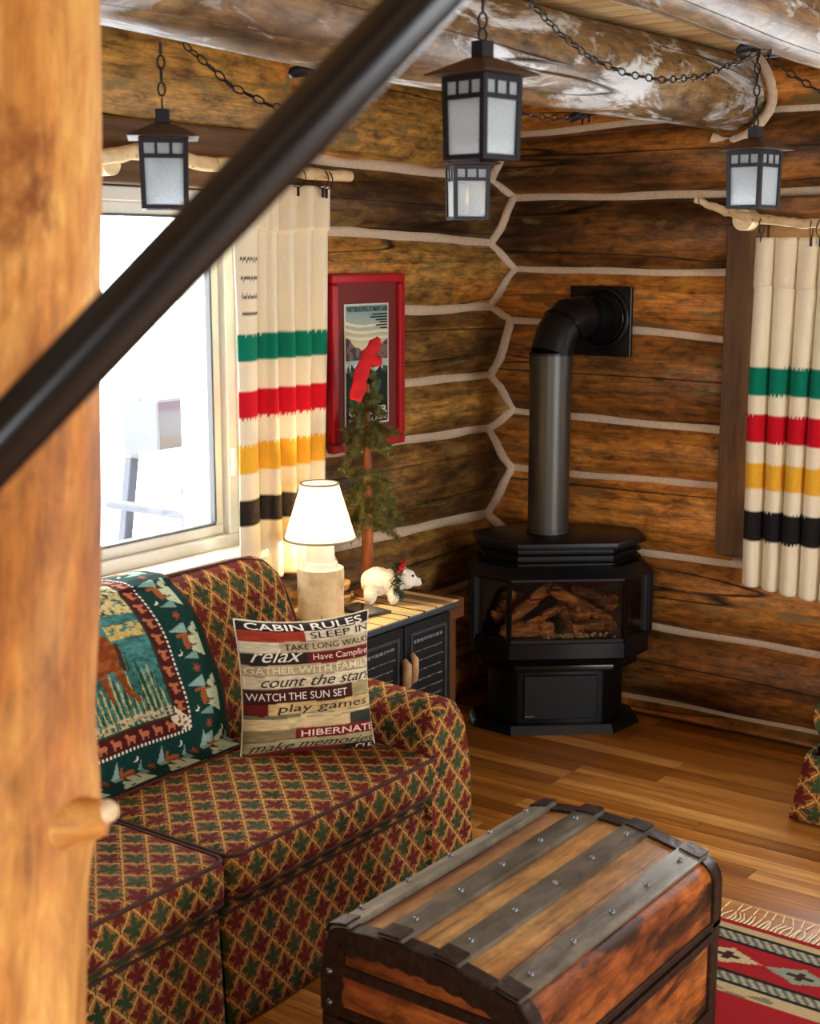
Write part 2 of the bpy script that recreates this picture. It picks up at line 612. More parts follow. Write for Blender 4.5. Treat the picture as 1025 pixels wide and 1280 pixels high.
M['paper'] = printed('printed_paper', 0.5, 60, 0.02, 0.1)
M['wool'] = printed('blanket_wool', 0.95, 260, 0.5, 0.45)
M['rug'] = printed('woven_rug_wool', 0.95, 330, 0.6, 0.55)
M['whiteink'] = plain('white_print', rgb(238, 230, 214), 0.8)
M['creamink'] = plain('cream_print', rgb(232, 218, 182), 0.8)
M['darkink'] = plain('dark_print', rgb(40, 30, 24), 0.8)
M['pinkink'] = plain('pale_print', rgb(240, 214, 196), 0.8)
M['redframe'] = plain('red_painted_frame', rgb(176, 20, 30), 0.3, var=0.12, bscale=30)
M['redmat'] = plain('dark_red_mat', rgb(112, 34, 26), 0.7, var=0.2, bscale=90)
M['birch'] = None
M['shade'] = frosted('linen_lamp_shade', rgb(246, 234, 204), 0.62, 0.0)
M['shadetrim'] = plain('grey_shade_trim', rgb(150, 132, 104), 0.8)
M['socket'] = plain('white_candle_socket', rgb(244, 236, 214), 0.5)
M['blackwood'] = plain('black_painted_cabinet', rgb(24, 24, 26), 0.4, bump=0.1, bscale=60, var=0.3)
M['bluegrey'] = plain('worn_blue_grey_edge', rgb(52, 58, 62), 0.5, var=0.4, bscale=80)
M['chalk'] = plain('pale_door_lettering', rgb(104, 112, 110), 0.8)
M['handle'] = plain('pale_horn_handle', rgb(176, 138, 96), 0.45, var=0.25, bscale=40)
M['slatw'] = wood('trunk_slat_wood', [rgb(72, 66, 56), rgb(104, 98, 86), rgb(128, 122, 108)], crack=0, knots=0, rough=0.30, bump=0.12, dark=rgb(46, 36, 26), spec=0.7, mott=0.5)
M['trunktop'] = wood('trunk_lid_wood', [rgb(128, 84, 46), rgb(176, 128, 74), rgb(206, 166, 110)], bu=1.0, bv=3.0, crack=0.004, knots=0.2, rough=0.34, bump=0.1, dark=rgb(74, 42, 22), spec=0.6, vary=0.9, mott=0.5)
M['trunkside'] = wood('trunk_side_wood', [rgb(70, 32, 14), rgb(122, 60, 24), rgb(160, 88, 36), rgb(186, 112, 50)], bu=1.6, bv=4, gu=1.2, gv=16, crack=0, knots=0.4, rough=0.4, bump=0.15, dark=rgb(52, 22, 8), patch=(rgb(50, 26, 12), 0.52), spec=0.5, vary=0.25, mott=0.8)
M['trunkiron'] = plain('worn_trunk_iron', rgb(58, 42, 32), 0.42, 0.55, bump=0.5, bscale=45, var=0.5)
M['rivet'] = plain('steel_rivet', rgb(120, 120, 122), 0.3, 0.9)
M['needle'] = plain('fir_needles', rgb(112, 112, 54), 0.7, var=0.45, bscale=60)
M['bark'] = wood('red_bark_trunk', [rgb(140, 74, 34), rgb(188, 108, 54), rgb(204, 128, 70)], bu=4, bv=8, crack=0, knots=0, dark=rgb(70, 32, 14))
M['redfelt'] = plain('red_felt', rgb(200, 16, 22), 0.9, bump=0.4, bscale=300, var=0.25)
M['whitefur'] = plain('white_fleece', rgb(240, 234, 220), 0.95, bump=1.0, bscale=110, var=0.08)
M['wreath'] = plain('green_wreath', rgb(40, 62, 36), 0.7, var=0.4, bscale=60)
M['nose'] = plain('black_nose', rgb(18, 16, 16), 0.4)
M['berry'] = plain('red_berry', rgb(176, 24, 26), 0.3)
M['gloss'] = plain('black_glass_screen', rgb(16, 15, 15), 0.12, 0.0, 0.6)
M['coaster'] = wood('coaster_wood', [rgb(176, 128, 72), rgb(208, 164, 104)], crack=0, knots=0, bump=0.1)
M['crate'] = wood('bench_wood', [rgb(70, 36, 18), rgb(98, 56, 28), rgb(118, 74, 40)], crack=0.0, knots=0.4, rough=0.5)
M['fringe'] = plain('cream_wool_fringe', rgb(226, 206, 166), 0.9)
M['snow'] = plain('snowy_deck', rgb(240, 242, 246), 0.9)
M['deckchair'] = plain('weathered_grey_chair', rgb(70, 72, 78), 0.8)


def birch():
    k = NT('birch_bark')
    uv = k.n('ShaderNodeUVMap').outputs[0]
    spots = k.noise(k.vscale(uv, (60, 14, 1)), 1.0, 3, 0.6)
    tone = k.noise(k.vscale(uv, (10, 10, 1)), 1.0, 4)
    c = k.ramp(tone, [(0.3, rgb(186, 148, 98)), (0.55, rgb(220, 194, 148)), (0.8, rgb(236, 220, 188))])
    c = k.mix(k.ramp(spots, [(0.62, (0, 0, 0)), (0.68, (0.8,) * 3)]), c, rgb(84, 56, 36))
    k.l(c, k.b.inputs['Base Color'])
    k.b.inputs['Roughness'].default_value = 0.7
    k.bump(spots, 0.3, 0.004)
    return k.m


M['birch'] = birch()

# ------------------------------------------------------------------ the log walls
CEIL = 2.64
BL, BR = 0.10, 0.125


def lerp(a, b, t):
    return a + (b - a) * t


# chinking heights: at the corner and 1 m from it
ZL = [(0.0, 0.0), (0.20, 0.20), (0.50, 0.50), (0.786, 0.80), (1.160, 1.178), (1.390, 1.412), (1.692, 1.688), (1.955, 1.985), (2.215, 2.240), (CEIL, CEIL)]
ZR = [(0.0, 0.0), (0.050, 0.047), (0.362, 0.372), (0.680, 0.688), (0.985, 0.999), (1.243, 1.214), (1.635, 1.586), (1.843, 1.840), (2.150, 2.139), (2.405, 2.435), (CEIL, CEIL)]


def zline(Z, k, s, seed):
    """height of seam k at distance s from the corner"""
    a, b = Z[k]
    if k in (0, len(Z) - 1):
        return a
    q = min(s, 2.5)
    base = a + (b - a) * min(q, 1.3)
    return base + 0.004 * math.sin(3.1 * s + seed * 2.3 + k * 1.7) + 0.002 * math.sin(11.7 * s + k * 2.9)


def bulge(z, z0, z1, B):
    h = (z1 - z0) / 2
    c = (z1 + z0) / 2
    q = min(1.0, abs(z - c) / h)
    return B * max(0.0, 1 - q ** 2.4) ** 0.62


def log_piece(name, Z, k, s0, s1, B, side, mat, parent, seed, zcut=None):
    ns = max(4, int((s1 - s0) / 0.07))
    npf = 13
    V, U = [], []
    rr = random.Random(seed * 31 + k)
    ph = rr.uniform(0, 6)
    for i in range(ns + 1):
        s = lerp(s0, s1, i / ns)
        z0, z1 = zline(Z, k, s, side), zline(Z, k + 1, s, side)
        arc = 0
        for j in range(npf):
            t = j / (npf - 1)
            zz = z0 + (z1 - z0) * (0.5 - 0.5 * math.cos(math.pi * t))
            b = bulge(zz, z0, z1, B) + 0.004 * math.sin(3.1 * s + ph) + 0.003 * math.sin(9 * s + 5 * t + ph) - 0.004
            if j in (0, npf - 1):
                b = -0.10
            p = (-s, -b, zz) if side == 0 else (-b, -s, zz)
            V.append(p)
            U.append((s, zz * 1.25))
    f = grid_faces(ns + 1, npf)
    a = len(V)
    # end caps
    f.append(tuple(range(npf)))
    f.append(tuple(range(ns * npf, (ns + 1) * npf))[::-1])
    # back
    f.append((0, ns * npf, ns * npf + npf - 1, npf - 1))
    if side == 0:
        f = [q[::-1] for q in f]
    return pydata(name, V, f, mat, parent, uv=U)


def chink_strip(Z, k, s0, s1, side, parent):
    ns = max(4, int((s1 - s0) / 0.06))
    V = []
    sec = [(-0.06, -0.028), (0.030, -0.026), (0.044, -0.013), (0.047, 0.0), (0.044, 0.013), (0.030, 0.026), (-0.06, 0.028)]
    for i in range(ns + 1):
        s = lerp(s0, s1, i / ns)
        z = zline(Z, k, s, side)
        wob = 1 + 0.22 * math.sin(17 * s + k) * math.sin(7.3 * s + 2 * k)
        for b, dz in sec:
            dz = dz * wob
            V.append((-s, -b, z + dz) if side == 0 else (-b, -s, z + dz))
    f = grid_faces(ns + 1, len(sec))
    n = len(sec)
    f += [tuple(range(n)), tuple(range(ns * n, ns * n + n))[::-1]]
    if side == 0:
        f = [q[::-1] for q in f]
    pydata('chinking_strip', V, f, M['chink'], parent)


def backing(name, boxes, label_mat):
    mb = MB()
    for lo, hi in boxes:
        mb.box(lo, hi)
    o = mb.build(name, label_mat)
    o['kind'] = 'structure'
    return o


# window openings
LW = dict(x0=-3.02, x1=-1.70, z0=0.90, z1=2.12)      # left wall
RW = dict(y0=-2.62, y1=-1.17, z0=0.74, z1=2.02)      # right wall
XW, YW = -6.9, -5.3

wl = backing('wall_left', [((XW, 0.04, 0), (LW['x0'], 0.2, CEIL)), ((LW['x1'], 0.04, 0), (0.2, 0.2, CEIL)),
                           ((LW['x0'], 0.04, 0), (LW['x1'], 0.2, LW['z0'])), ((LW['x0'], 0.04, LW['z1']), (LW['x1'], 0.2, CEIL))], M['seam'])
wr = backing('wall_right', [((0.04, RW['y1'], 0), (0.2, 0.04, CEIL)), ((0.04, YW, 0), (0.2, RW['y0'], CEIL)),
                            ((0.04, RW['y0'], 0), (0.2, RW['y1'], RW['z0'])), ((0.04, RW['y0'], RW['z1']), (0.2, RW['y1'], CEIL))], M['seam'])
tag(wl, 'log wall with pale chinking and a bright window behind the sofa')
tag(wr, 'warm brown log wall with pale chinking behind the black stove')
for k in range(len(ZL) - 1):
    zc = (ZL[k][0] + ZL[k + 1][0]) / 2
    cross = LW['z0'] < ZL[k + 1][1] - 0.02 and ZL[k][1] + 0.02 < LW['z1']
    spans = [(0.0, -LW['x1'] - 0.02), (-LW['x0'] + 0.04, 6.85)] if cross else [(0.0, 6.85)]
    if k == 3:
        spans = [(0.0, -LW['x1'] - 0.02), (-LW['x0'] + 0.04, 6.85)]
    for s0, s1 in spans:
        log_piece('log', ZL, k, s0, s1, BL, 0, M['log_l'], wl, 3)
for k in range(1, len(ZL) - 1):
    cross = LW['z0'] - 0.05 < ZL[k][1] < LW['z1']
    for s0, s1 in ([(0.05, -LW['x1'] - 0.02), (-LW['x0'] + 0.04, 6.85)] if cross else [(0.05, 6.85)]):
        chink_strip(ZL, k, s0, s1, 0, wl)
for k in range(len(ZR) - 1):
    cross = RW['z0'] < ZR[k + 1][1] - 0.03 and ZR[k][1] + 0.03 < RW['z1']
    for s0, s1 in ([(0.0, -RW['y1'] - 0.02), (-RW['y0'] + 0.02, 5.25)] if cross else [(0.0, 5.25)]):
        log_piece('log', ZR, k, s0, s1, BR, 1, M['log_r'], wr, 5)
for k in range(1, len(ZR) - 1):
    cross = RW['z0'] < ZR[k][1] < RW['z1']
    for s0, s1 in ([(0.05, -RW['y1'] - 0.02), (-RW['y0'] + 0.02, 5.25)] if cross else [(0.05, 5.25)]):
        chink_strip(ZR, k, s0, s1, 1, wr)


def prof_at(Z, z, B):
    zs = [q[0] for q in Z]
    for k in range(len(zs) - 1):
        if zs[k] <= z <= zs[k + 1]:
            return bulge(z, zs[k], zs[k + 1], B)
    return 0.0


# zigzag bead where the logs of the two walls meet
zs_ = [z[0] for z in ZL[1:-1]] + [z[0] for z in ZR[1:-1]]
zall = sorted(zs_)
pts = []
for i in range(len(zall) - 1):
    for j in range(6):
        z = lerp(zall[i], zall[i + 1], j / 6)
        pts.append((z, prof_at(ZR, z, BR), prof_at(ZL, z, BL)))
path = [Vector((-max(0.012, bx) - 0.008, -max(0.012, by) - 0.008, z)) for z, bx, by in pts]
# soften the path
for _ in range(1):
    path = [path[0]] + [(path[i - 1] + path[i] * 2 + path[i + 1]) / 4 for i in range(1, len(path) - 1)] + [path[-1]]
mb = MB()
mb.tube(path, 0.022, 8, flat=0.8, up=(1, 1, 0))
mb.build('corner_chinking', M['chink'], wl, axis=2, smooth=60)

# the two unseen walls of the room; openings added and sized for its brightness
wn = backing('wall_near', [((XW, YW - 0.15, 0), (-3.6, YW, CEIL)), ((-1.9, YW - 0.15, 0), (0.2, YW, CEIL)),
                           ((-3.6, YW - 0.15, 2.0), (-1.9, YW, CEIL)), ((-3.6, YW - 0.15, 0), (-1.9, YW, 0.40))], M['log_l'])
we = backing('wall_rear', [((XW - 0.15, YW, 0), (XW, -4.2, CEIL)), ((XW - 0.15, -3.0, 0), (XW, 0.2, CEIL)),
                            ((XW - 0.15, -4.2, 2.0), (XW, -3.0, CEIL)), ((XW - 0.15, -4.2, 0), (XW, -3.0, 0.5))], M['log_l'])

# ------------------------------------------------------------------ floor and ceiling
mb = MB()
mb.box((XW, YW, -0.12), (0.2, 0.2, -0.012))
fl = mb.build('floor', M['floor'], axis=1)
fl['kind'] = 'structure'
pw = 0.083
nrow = 0
plank_meshes = {}


def plank(length, w):
    key = (round(length, 2), w)
    if key not in plank_meshes:
        b = MB()
        b.box((-w / 2 + 0.0008, -length / 2 + 0.001, -0.014), (w / 2 - 0.0008, length / 2 - 0.001, 0.0))
        o = b.build('plank', M['floor'], fl, axis=1)
        plank_meshes[key] = o.data
        return o
    return link('plank', plank_meshes[key], None, fl)


x = -0.02
while x > -4.2:
    y = 0.0 - rng.choice([0, 0.3, 0.6, 0.9])
    if y < 0:
        o = plank(-y, pw); o.location = (x - pw / 2, y / 2, 0)
    ymin = -3.1 if x > -2.6 else -2.5
    while y > ymin:
        ln = rng.choice([0.9, 1.2, 1.5, 1.8])
        o = plank(ln, pw)
        o.location = (x - pw / 2, y - ln / 2, 0)
        y -= ln
    x -= pw

mb = MB()
mb.box((XW, YW, CEIL + 0.022), (0.2, 0.2, CEIL + 0.12))
ce = mb.build('ceiling', M['seam'])
ce['kind'] = 'structure'
first = None
for i in range(72):
    x = -0.048 - i * 0.096
    if first is None:
        b = MB()
        b.box((-0.0455, YW, 0), (0.0455, 0.0, 0.022), bevel=0.005, seg=1)
        first = b.build('ceiling_board', M['ceil'], ce, axis=1)
        o = first
    else:
        o = link('ceiling_board', first.data, None, ce)
    o.location = (x, 0, CEIL)


# ------------------------------------------------------------------ log beams
def log_round(name, p0, p1, r0, r1, mat, parent=None, seed=1, seg=28, wob=0.012, n=60, caps=True, zmax=None):
    rr = random.Random(seed)
    ph = [rr.uniform(0, 6.28) for _ in range(8)]
    p0, p1 = Vector(p0), Vector(p1)
    d = (p1 - p0)
    L = d.length
    t = d.normalized()
    nrm = Vector((0, 0, 1)) if abs(t.z) < 0.8 else Vector((1, 0, 0))
    nrm = (nrm - t * nrm.dot(t)).normalized()
    bn = t.cross(nrm)
    V, U = [], []
    for i in range(n + 1):
        s = i / n * L
        r = lerp(r0, r1, i / n)
        c = p0 + t * s + nrm * wob * 0.8 * math.sin(1.7 * s + ph[0]) + bn * wob * math.sin(1.3 * s + ph[1])
        for k in range(seg + 1):
            a = 2 * math.pi * k / seg
            rad = r * (1 + 0.02 * math.sin(2 * a + ph[2] + s) + 0.018 * math.sin(3 * a + 2.1 * s + ph[3]) + 0.015 * math.sin(4.3 * s + a + ph[4]))
            q = c + (nrm * math.cos(a) + bn * math.sin(a)) * rad
            if zmax is not None:
                q.z = min(q.z, zmax)
            V.append(q)
            U.append((s, a * r))
    f = grid_faces(n + 1, seg + 1)
    if caps:
        f += [tuple(range(seg)), tuple(range(n * (seg + 1), n * (seg + 1) + seg))[::-1]]
    return pydata(name, V, f, mat, parent, uv=U)


b1 = log_round('ceiling_beam', (-0.02, -1.1, 2.495), (-6.8, -1.1, 2.50), 0.140, 0.146, M['beam'], seed=4, n=90, zmax=CEIL - 0.001)
tag(b1, 'thick peeled log beam running into the log wall above the stove pipe', 'beam', kind=None)
b2 = log_round('ceiling_beam', (-0.02, -1.80, 2.585), (-6.8, -1.80, 2.59), 0.122, 0.128, M['beam'], seed=9, n=90, zmax=CEIL - 0.001)
tag(b2, 'pale peeled log beam with an iron cleat and three chains beneath it', 'beam')
b3 = log_round('ceiling_beam', (-0.02, -2.75, 2.575), (-6.8, -2.75, 2.585), 0.128, 0.135, M['beam'], seed=12, n=60, zmax=CEIL - 0.001)
tag(b3, 'peeled log beam under the ceiling above the stair rail', 'beam')
# bead of chinking round the end of the first beam
pa = []
for i in range(15):
    a = R(-115 + i * 13)
    pa.append((-0.115 + 0.012 * math.sin(i), -1.1 - 0.165 * math.cos(a) * (1 if a < 1.3 else 1), 2.495 + 0.165 * math.sin(a)))
mb = MB()
mb.tube(pa, 0.019, 8, flat=0.7, up=(1, 0, 0))
mb.build('chinking_collar', M['chink'], wr, smooth=60)

# ------------------------------------------------------------------ windows
def frame_rect(parent, name, lo, hi, t, depth0, depth1, mat, plane):
    """rectangular frame of four members, plane 'xz' or 'yz'"""
    (a0, z0), (a1, z1) = lo, hi
    for (u0, v0, u1, v1) in ((a0, z1 - t, a1, z1), (a0, z0, a1, z0 + t), (a0, z0 + t, a0 + t, z1 - t), (a1 - t, z0 + t, a1, z1 - t)):
        b = MB()
        if plane == 'xz':
            b.box((u0, depth0, v0), (u1, depth1, v1), 0.004, 1)
        else:
            b.box((depth0, u0, v0), (depth1, u1, v1), 0.004, 1)
        b.build(name, mat, parent)


w1 = empty('window_1', (-2.35, 0.05, 0.9))
w1['kind'] = 'structure'
w1['label'] = 'bright cream-framed window beside the striped curtain above the sofa'
inv = Matrix.Translation((2.35, -0.05, -0.9))


def adopt(parent, objs):
    for o in objs:
        o.parent = parent
        o.matrix_parent_inverse = Matrix.Translation(-parent.location)


def before():
    return set(bpy.data.objects)


snap = before()
frame_rect(None, 'window_frame', (LW['x0'], 0.90), (LW['x1'], 2.115), 0.045, -0.02, 0.21, M['cream'], 'xz')
frame_rect(None, 'sash', (LW['x0'] + 0.05, 0.945), (LW['x1'] - 0.05, 2.07), 0.038, 0.005, 0.05, M['cream'], 'xz')
frame_rect(None, 'gasket', (LW['x0'] + 0.088, 0.983), (LW['x1'] - 0.088, 2.032), 0.007, 0.0, 0.03, M['gasket'], 'xz')
b = MB(); b.box((LW['x0'] + 0.09, 0.022, 0.985), (LW['x1'] - 0.09, 0.028, 2.03)); b.build('pane', M['pane'])
b = MB(); b.box((LW['x1'] - 0.04, -0.04, 1.15), (LW['x1'] - 0.022, -0.018, 1.25), 0.004, 1); b.build('latch', M['cream'])
b = MB(); b.box((LW['x0'] - 0.02, -0.15, 0.872), (LW['x1'] + 0.03, 0.0, 0.902), 0.006, 2); b.build('window_sill', M['sill'])
b = MB(); b.box((LW['x0'] - 0.12, -0.105, 2.118), (-1.46, -0.02, 2.315), 0.012, 2); b.build('header_board', M['trim'])
b = MB(); b.box((LW['x1'] - 0.002, -0.055, 0.90), (LW['x1'] + 0.075, 0.0, 2.118), 0.004, 1); b.build('casing_board', M['cream'], axis=2)
adopt(w1, before() - snap)

w2 = empty('window_2', (0.05, -1.9, 0.74))
w2['kind'] = 'structure'
w2['label'] = 'window in the brown-trimmed opening behind the right striped curtain'
snap = before()
frame_rect(None, 'window_frame', (RW['y0'], RW['z0']), (RW['y1'], RW['z1']), 0.05, -0.02, 0.12, M['cream'], 'yz')
b = MB(); b.box((0.03, RW['y0'] + 0.05, RW['z0'] + 0.05), (0.036, RW['y1'] - 0.05, RW['z1'] - 0.05)); b.build('pane', M['pane'])
b = MB(); b.box((-0.135, -1.275, 0.735), (-0.02, -1.115, 2.018), 0.006, 2); b.build('trim_board', M['trim'], axis=2)
b = MB(); b.box((-0.118, -2.72, 0.735), (-0.02, -2.57, 2.018), 0.006, 2); b.build('trim_board', M['trim'], axis=2)
b = MB(); b.box((-0.118, -2.57, 0.70), (-0.02, -1.275, 0.78), 0.006, 2); b.build('trim_board', M['trim'], axis=1)
b = MB(); b.box((-0.118, -2.57, 1.955), (-0.02, -1.275, 2.018), 0.006, 2); b.build('trim_board', M['trim'], axis=1)
b = MB(); b.box((-0.128, -2.72, 2.019), (0.03, -1.155, 2.118), 0.006, 2); b.build('trim_board', M['log_r'], axis=1)
adopt(w2, before() - snap)

# ------------------------------------------------------------------ outside the window
b = MB(); b.box((-9, 0.45, -0.3), (6, 14, -0.15))
o = b.build('snowy_ground', M['snow']); o['kind'] = 'structure'
ch = tag(empty('deck_chair', (-0.8, 1.35, -0.15)), 'faint pale deck chair outside beyond the bright window', 'chair')
snap = before()
b = MB(); b.box((-1.02, 1.30, 1.03), (-0.58, 1.34, 1.26), 0.01, 1); b.build('back_panel', M['deckchair'])
for xx in (-1.02, -0.62):
    b = MB(); b.box((xx, 1.33, -0.15), (xx + 0.05, 1.38, 1.30), 0.006, 1, rot=Matrix.Rotation(R(9), 3, 'Y')); b.build('upright', M['deckchair'])
b = MB(); b.box((-1.08, 0.85, 0.52), (-0.58, 1.34, 0.57), 0.01, 1); b.build('seat', M['deckchair'])
for xx in (-1.08, -0.62):
    b = MB(); b.box((xx, 0.85, -0.15), (xx + 0.05, 0.90, 0.80), 0.006, 1); b.build('leg', M['deckchair'])
    b = MB(); b.box((xx - 0.01, 0.82, 0.80), (xx + 0.06, 1.36, 0.83), 0.006, 1); b.build('armrest', M['deckchair'])
adopt(ch, before() - snap)


# ------------------------------------------------------------------ sofa
def soft_box(lo, hi, r, puff=(0, 0, 0), cuts=14):
    """rounded, slightly crowned cushion block -> bmesh in an MB"""
    lo, hi = Vector(lo), Vector(hi)
    c, hs = (lo + hi) / 2, (hi - lo) / 2
    mb = MB()
    g = bmesh.ops.create_cube(mb.bm, size=2.0)
    bmesh.ops.subdivide_edges(mb.bm, edges=mb.bm.edges[:], cuts=cuts, use_grid_fill=True)
    for q in mb.bm.verts:
        n = Vector(q.co)
        # crowd vertices towards the edges
        w = Vector([math.copysign(1 - (1 - abs(a)) ** 1.5, a) for a in n])
        p = Vector((w.x * hs.x, w.y * hs.y, w.z * hs.z))
        inner = Vector([max(-(hs[i] - r), min(hs[i] - r, p[i])) for i in range(3)])
        d = p - inner
        if d.length > 1e-9:
            # push a cube corner region onto a rounded one
            m = max(abs(d.x), abs(d.y), abs(d.z))
            d = d.normalized() * m
        p = inner + d
        u = [p[i] / hs[i] for i in range(3)]
        f = [max(0.0, 1 - a * a) for a in u]
        p.x += puff[0] * math.copysign(1, u[0]) * f[1] * f[2] * (abs(u[0]) > 0.5)
        p.y += puff[1] * math.copysign(1, u[1]) * f[0] * f[2] * (abs(u[1]) > 0.5)
        p.z += puff[2] * math.copysign(1, u[2]) * f[0] * f[1] * (abs(u[2]) > 0.5)
        q.co = p + c
    return mb


def fabric_part(mb, name, parent):
    o = mb.build(name, M['fabric'], parent, smooth=75)
    face_uv_fabric(o)
    return o


def welt(pts, parent, r=0.0055):
    b = MB()
    b.tube(pts, r, 6)
    return b.build('piping', M['welt'], parent, smooth=80)


def rrect(x0, y0, x1, y1, r, z, n=5):
    out = []
    for cx, cy, a0 in ((x1 - r, y1 - r, 0), (x0 + r, y1 - r, 90), (x0 + r, y0 + r, 180), (x1 - r, y0 + r, 270)):
        for i in range(n + 1):
            a = R(a0 + 90 * i / n)
            out.append((cx + r * math.cos(a), cy + r * math.sin(a), z))
    out.append(out[0])
    return out


def arm_part(parent, outline, y0, y1, name='arm', sign=1, xo=0.0, along='y', drop=0.0):
    """rolled arm: outline (x, z) swept along y with rounded front"""
    st = [(y0, 0.90), (y0 + 0.012, 0.965), (y0 + 0.035, 1.0)] + [(lerp(y0 + 0.035, y1, i / 8), 1.0) for i in range(1, 9)]
    cx = sum(p[0] for p in outline) / len(outline)
    cz = 0.25
    n = len(outline)
    V, U = [], []
    for yy, sc in st:
        acc = 0
        for i, (px, pz) in enumerate(outline):
            if i:
                acc += math.dist(outline[i], outline[i - 1])
            X = cx + (px - cx) * sc
            Z = (cz + (pz - cz) * (0.5 + 0.5 * sc)) if pz > cz else pz
            V.append((xo + sign * X, yy, Z + drop * (yy - y0)))
            U.append((yy, acc))
    f = grid_faces(len(st), n)
    f.append(tuple(range(n)))
    f.append(tuple(range((len(st) - 1) * n, len(st) * n)))
    o = pydata(name, V, f, M['fabric'], parent, uv=U)
    me = o.data
    bm = bmesh.new(); bm.from_mesh(me)
    bmesh.ops.recalc_face_normals(bm, faces=bm.faces[:])
    L = bm.loops.layers.uv.active
    for fc in bm.faces:
        if len(fc.verts) > 4:
            fc.smooth = False
            for lp in fc.loops:
                lp[L].uv = (lp.vert.co.x, lp.vert.co.z)
    bm.to_mesh(me); bm.free()
    return o


sofa = tag(empty('sofa', (-2.97, -0.66, 0)), 'skirted sofa in maple leaf tapestry fabric under the bright window', 'sofa')
snap = before()
XR, XS, XLft = -2.10, -2.962, -3.83
b = soft_box((-4.06, -1.105, 0.06), (-1.88, -0.24, 0.362), 0.03, cuts=10)
fabric_part(b, 'base', None)
for x0, x1 in ((XS + 0.004, XR + 0.02), (XLft - 0.02, XS - 0.004)):
    b = soft_box((x0, -1.15, 0.352), (x1, -0.46, 0.478), 0.032, (0.0, 0.008, 0.018), cuts=18)
    sc_ = fabric_part(b, 'seat_cushion', None)
    sc_.name = 'seat_cushion'
    p = welt(rrect(x0 + 0.004, -1.148, x1 - 0.004, -0.47, 0.035, 0.470), sc_, 0.0055)
    p = welt(rrect(x0 + 0.004, -1.148, x1 - 0.004, -0.47, 0.035, 0.362), sc_, 0.005)
# skirt panels with a pleat under the cushion seam
for x0, x1 in ((XS + 0.008, -1.885), (-4.05, XS - 0.008)):
    n = 36
    V, U = [], []
    for i in range(n + 1):
        xx = lerp(x0, x1, i / n)
        for j in range(8):
            zz = lerp(0.33, 0.012, j / 7)
            yy = -1.112 - 0.022 * (j / 7) - 0.004 * math.sin(xx * 13) * (j / 7)
            V.append((xx, yy, zz)); U.append((xx, zz))
    o = pydata('skirt_panel', V, [q[::-1] for q in grid_faces(n + 1, 8)], M['fabric'], None, uv=U)
    m = o.modifiers.new('thickness', 'SOLIDIFY'); m.thickness = 0.012; m.offset = -1
    welt([(x0, -1.116, 0.315), (x1, -1.116, 0.315)], o, 0.0045)
arm_out = [(-1.868, 0.03), (-1.872, 0.15), (-1.882, 0.30), (-1.893, 0.42), (-1.905, 0.475), (-1.918, 0.525), (-1.935, 0.572), (-1.962, 0.605), (-2.0, 0.622), (-2.045, 0.618), (-2.08, 0.600), (-2.102, 0.565), (-2.108, 0.52), (-2.108, 0.42), (-2.108, 0.20), (-2.108, 0.03)]
arm_part(None, arm_out, -1.135, -0.30, 'arm', drop=0.03)
arm_part(None, arm_out, -1.135, -0.30, 'arm', sign=-1, xo=-5.94, drop=0.03)


def slab_cushion(name, xl, xr, z0, z1, yfn, th, parent, rc=0.09, corner_right=True, corner_left=True, nx=40, nz=30, ex=6.0):
    """upright cushion: rounded outline, crowned front, leaning by yfn(z)"""
    V, U = [], []
    for side in (1, -1):
        for i in range(nx + 1):
            s = 0.5 - 0.5 * math.cos(math.pi * i / nx)
            for j in range(nz + 1):
                t = 0.5 - 0.5 * math.cos(math.pi * j / nz)
                z = lerp(z0, z1, t)
                a, c = xl, xr(z) if callable(xr) else xr
                if z > z1 - rc:
                    q = rc - math.sqrt(max(0, rc * rc - (z - (z1 - rc)) ** 2))
                    if corner_right: c -= q
                    if corner_left: a += q
                x = lerp(a, c, s)
                w = (max(0, 1 - abs(2 * s - 1) ** ex) * max(0, 1 - abs(2 * t - 1) ** ex)) ** 0.5
                w *= 0.72 + 0.28 * (1 - (2 * s - 1) ** 2) * (1 - (2 * t - 1) ** 2)
                V.append((x, yfn(z) - side * th / 2 * w, z)); U.append((x, z))
    n1 = (nx + 1) * (nz + 1)
    f = [q[::-1] for q in grid_faces(nx + 1, nz + 1)]
    f += [tuple(n1 + i for i in q[::-1]) for q in f]
    o = pydata(name, V, f, M['fabric'], parent, uv=U)
    bm = bmesh.new(); bm.from_mesh(o.data)
    bmesh.ops.remove_doubles(bm, verts=bm.verts[:], dist=0.0004)
    bmesh.ops.recalc_face_normals(bm, faces=bm.faces[:])
    bm.to_mesh(o.data); bm.free()
    return o


def back_y(z):
    return -0.525 + (z - 0.47) * 0.42


o = slab_cushion('back_frame', -4.05, -1.855, 0.30, 0.930, lambda z: -0.285 + (z - 0.3) * 0.04, 0.15, None, rc=0.12)
def xr_t(z):
    k = min(1.0, max(0.0, (z - 0.615) / 0.03))
    return lerp(-2.115, -1.885, k * k * (3 - 2 * k))
bc1 = slab_cushion('back_cushion', XS + 0.004, xr_t, 0.465, 0.948, back_y, 0.20, None, rc=0.11, corner_left=False, nx=44, nz=44)
bc2 = slab_cushion('back_cushion', XLft, XS - 0.004, 0.465, 0.948, back_y, 0.20, None, rc=0.09, corner_right=False)
pts = [(-2.95, back_y(0.945) - 0.01, 0.947), (-2.4, back_y(0.945) - 0.01, 0.949), (-2.03, back_y(0.945) - 0.01, 0.947), (-1.95, back_y(0.93) - 0.02, 0.927), (-1.905, back_y(0.88) - 0.02, 0.88), (-1.884, back_y(0.82) - 0.02, 0.81), (-1.882, back_y(0.7) - 0.02, 0.70), (-1.885, back_y(0.66) - 0.02, 0.655)]
welt(pts, bc1, 0.006)
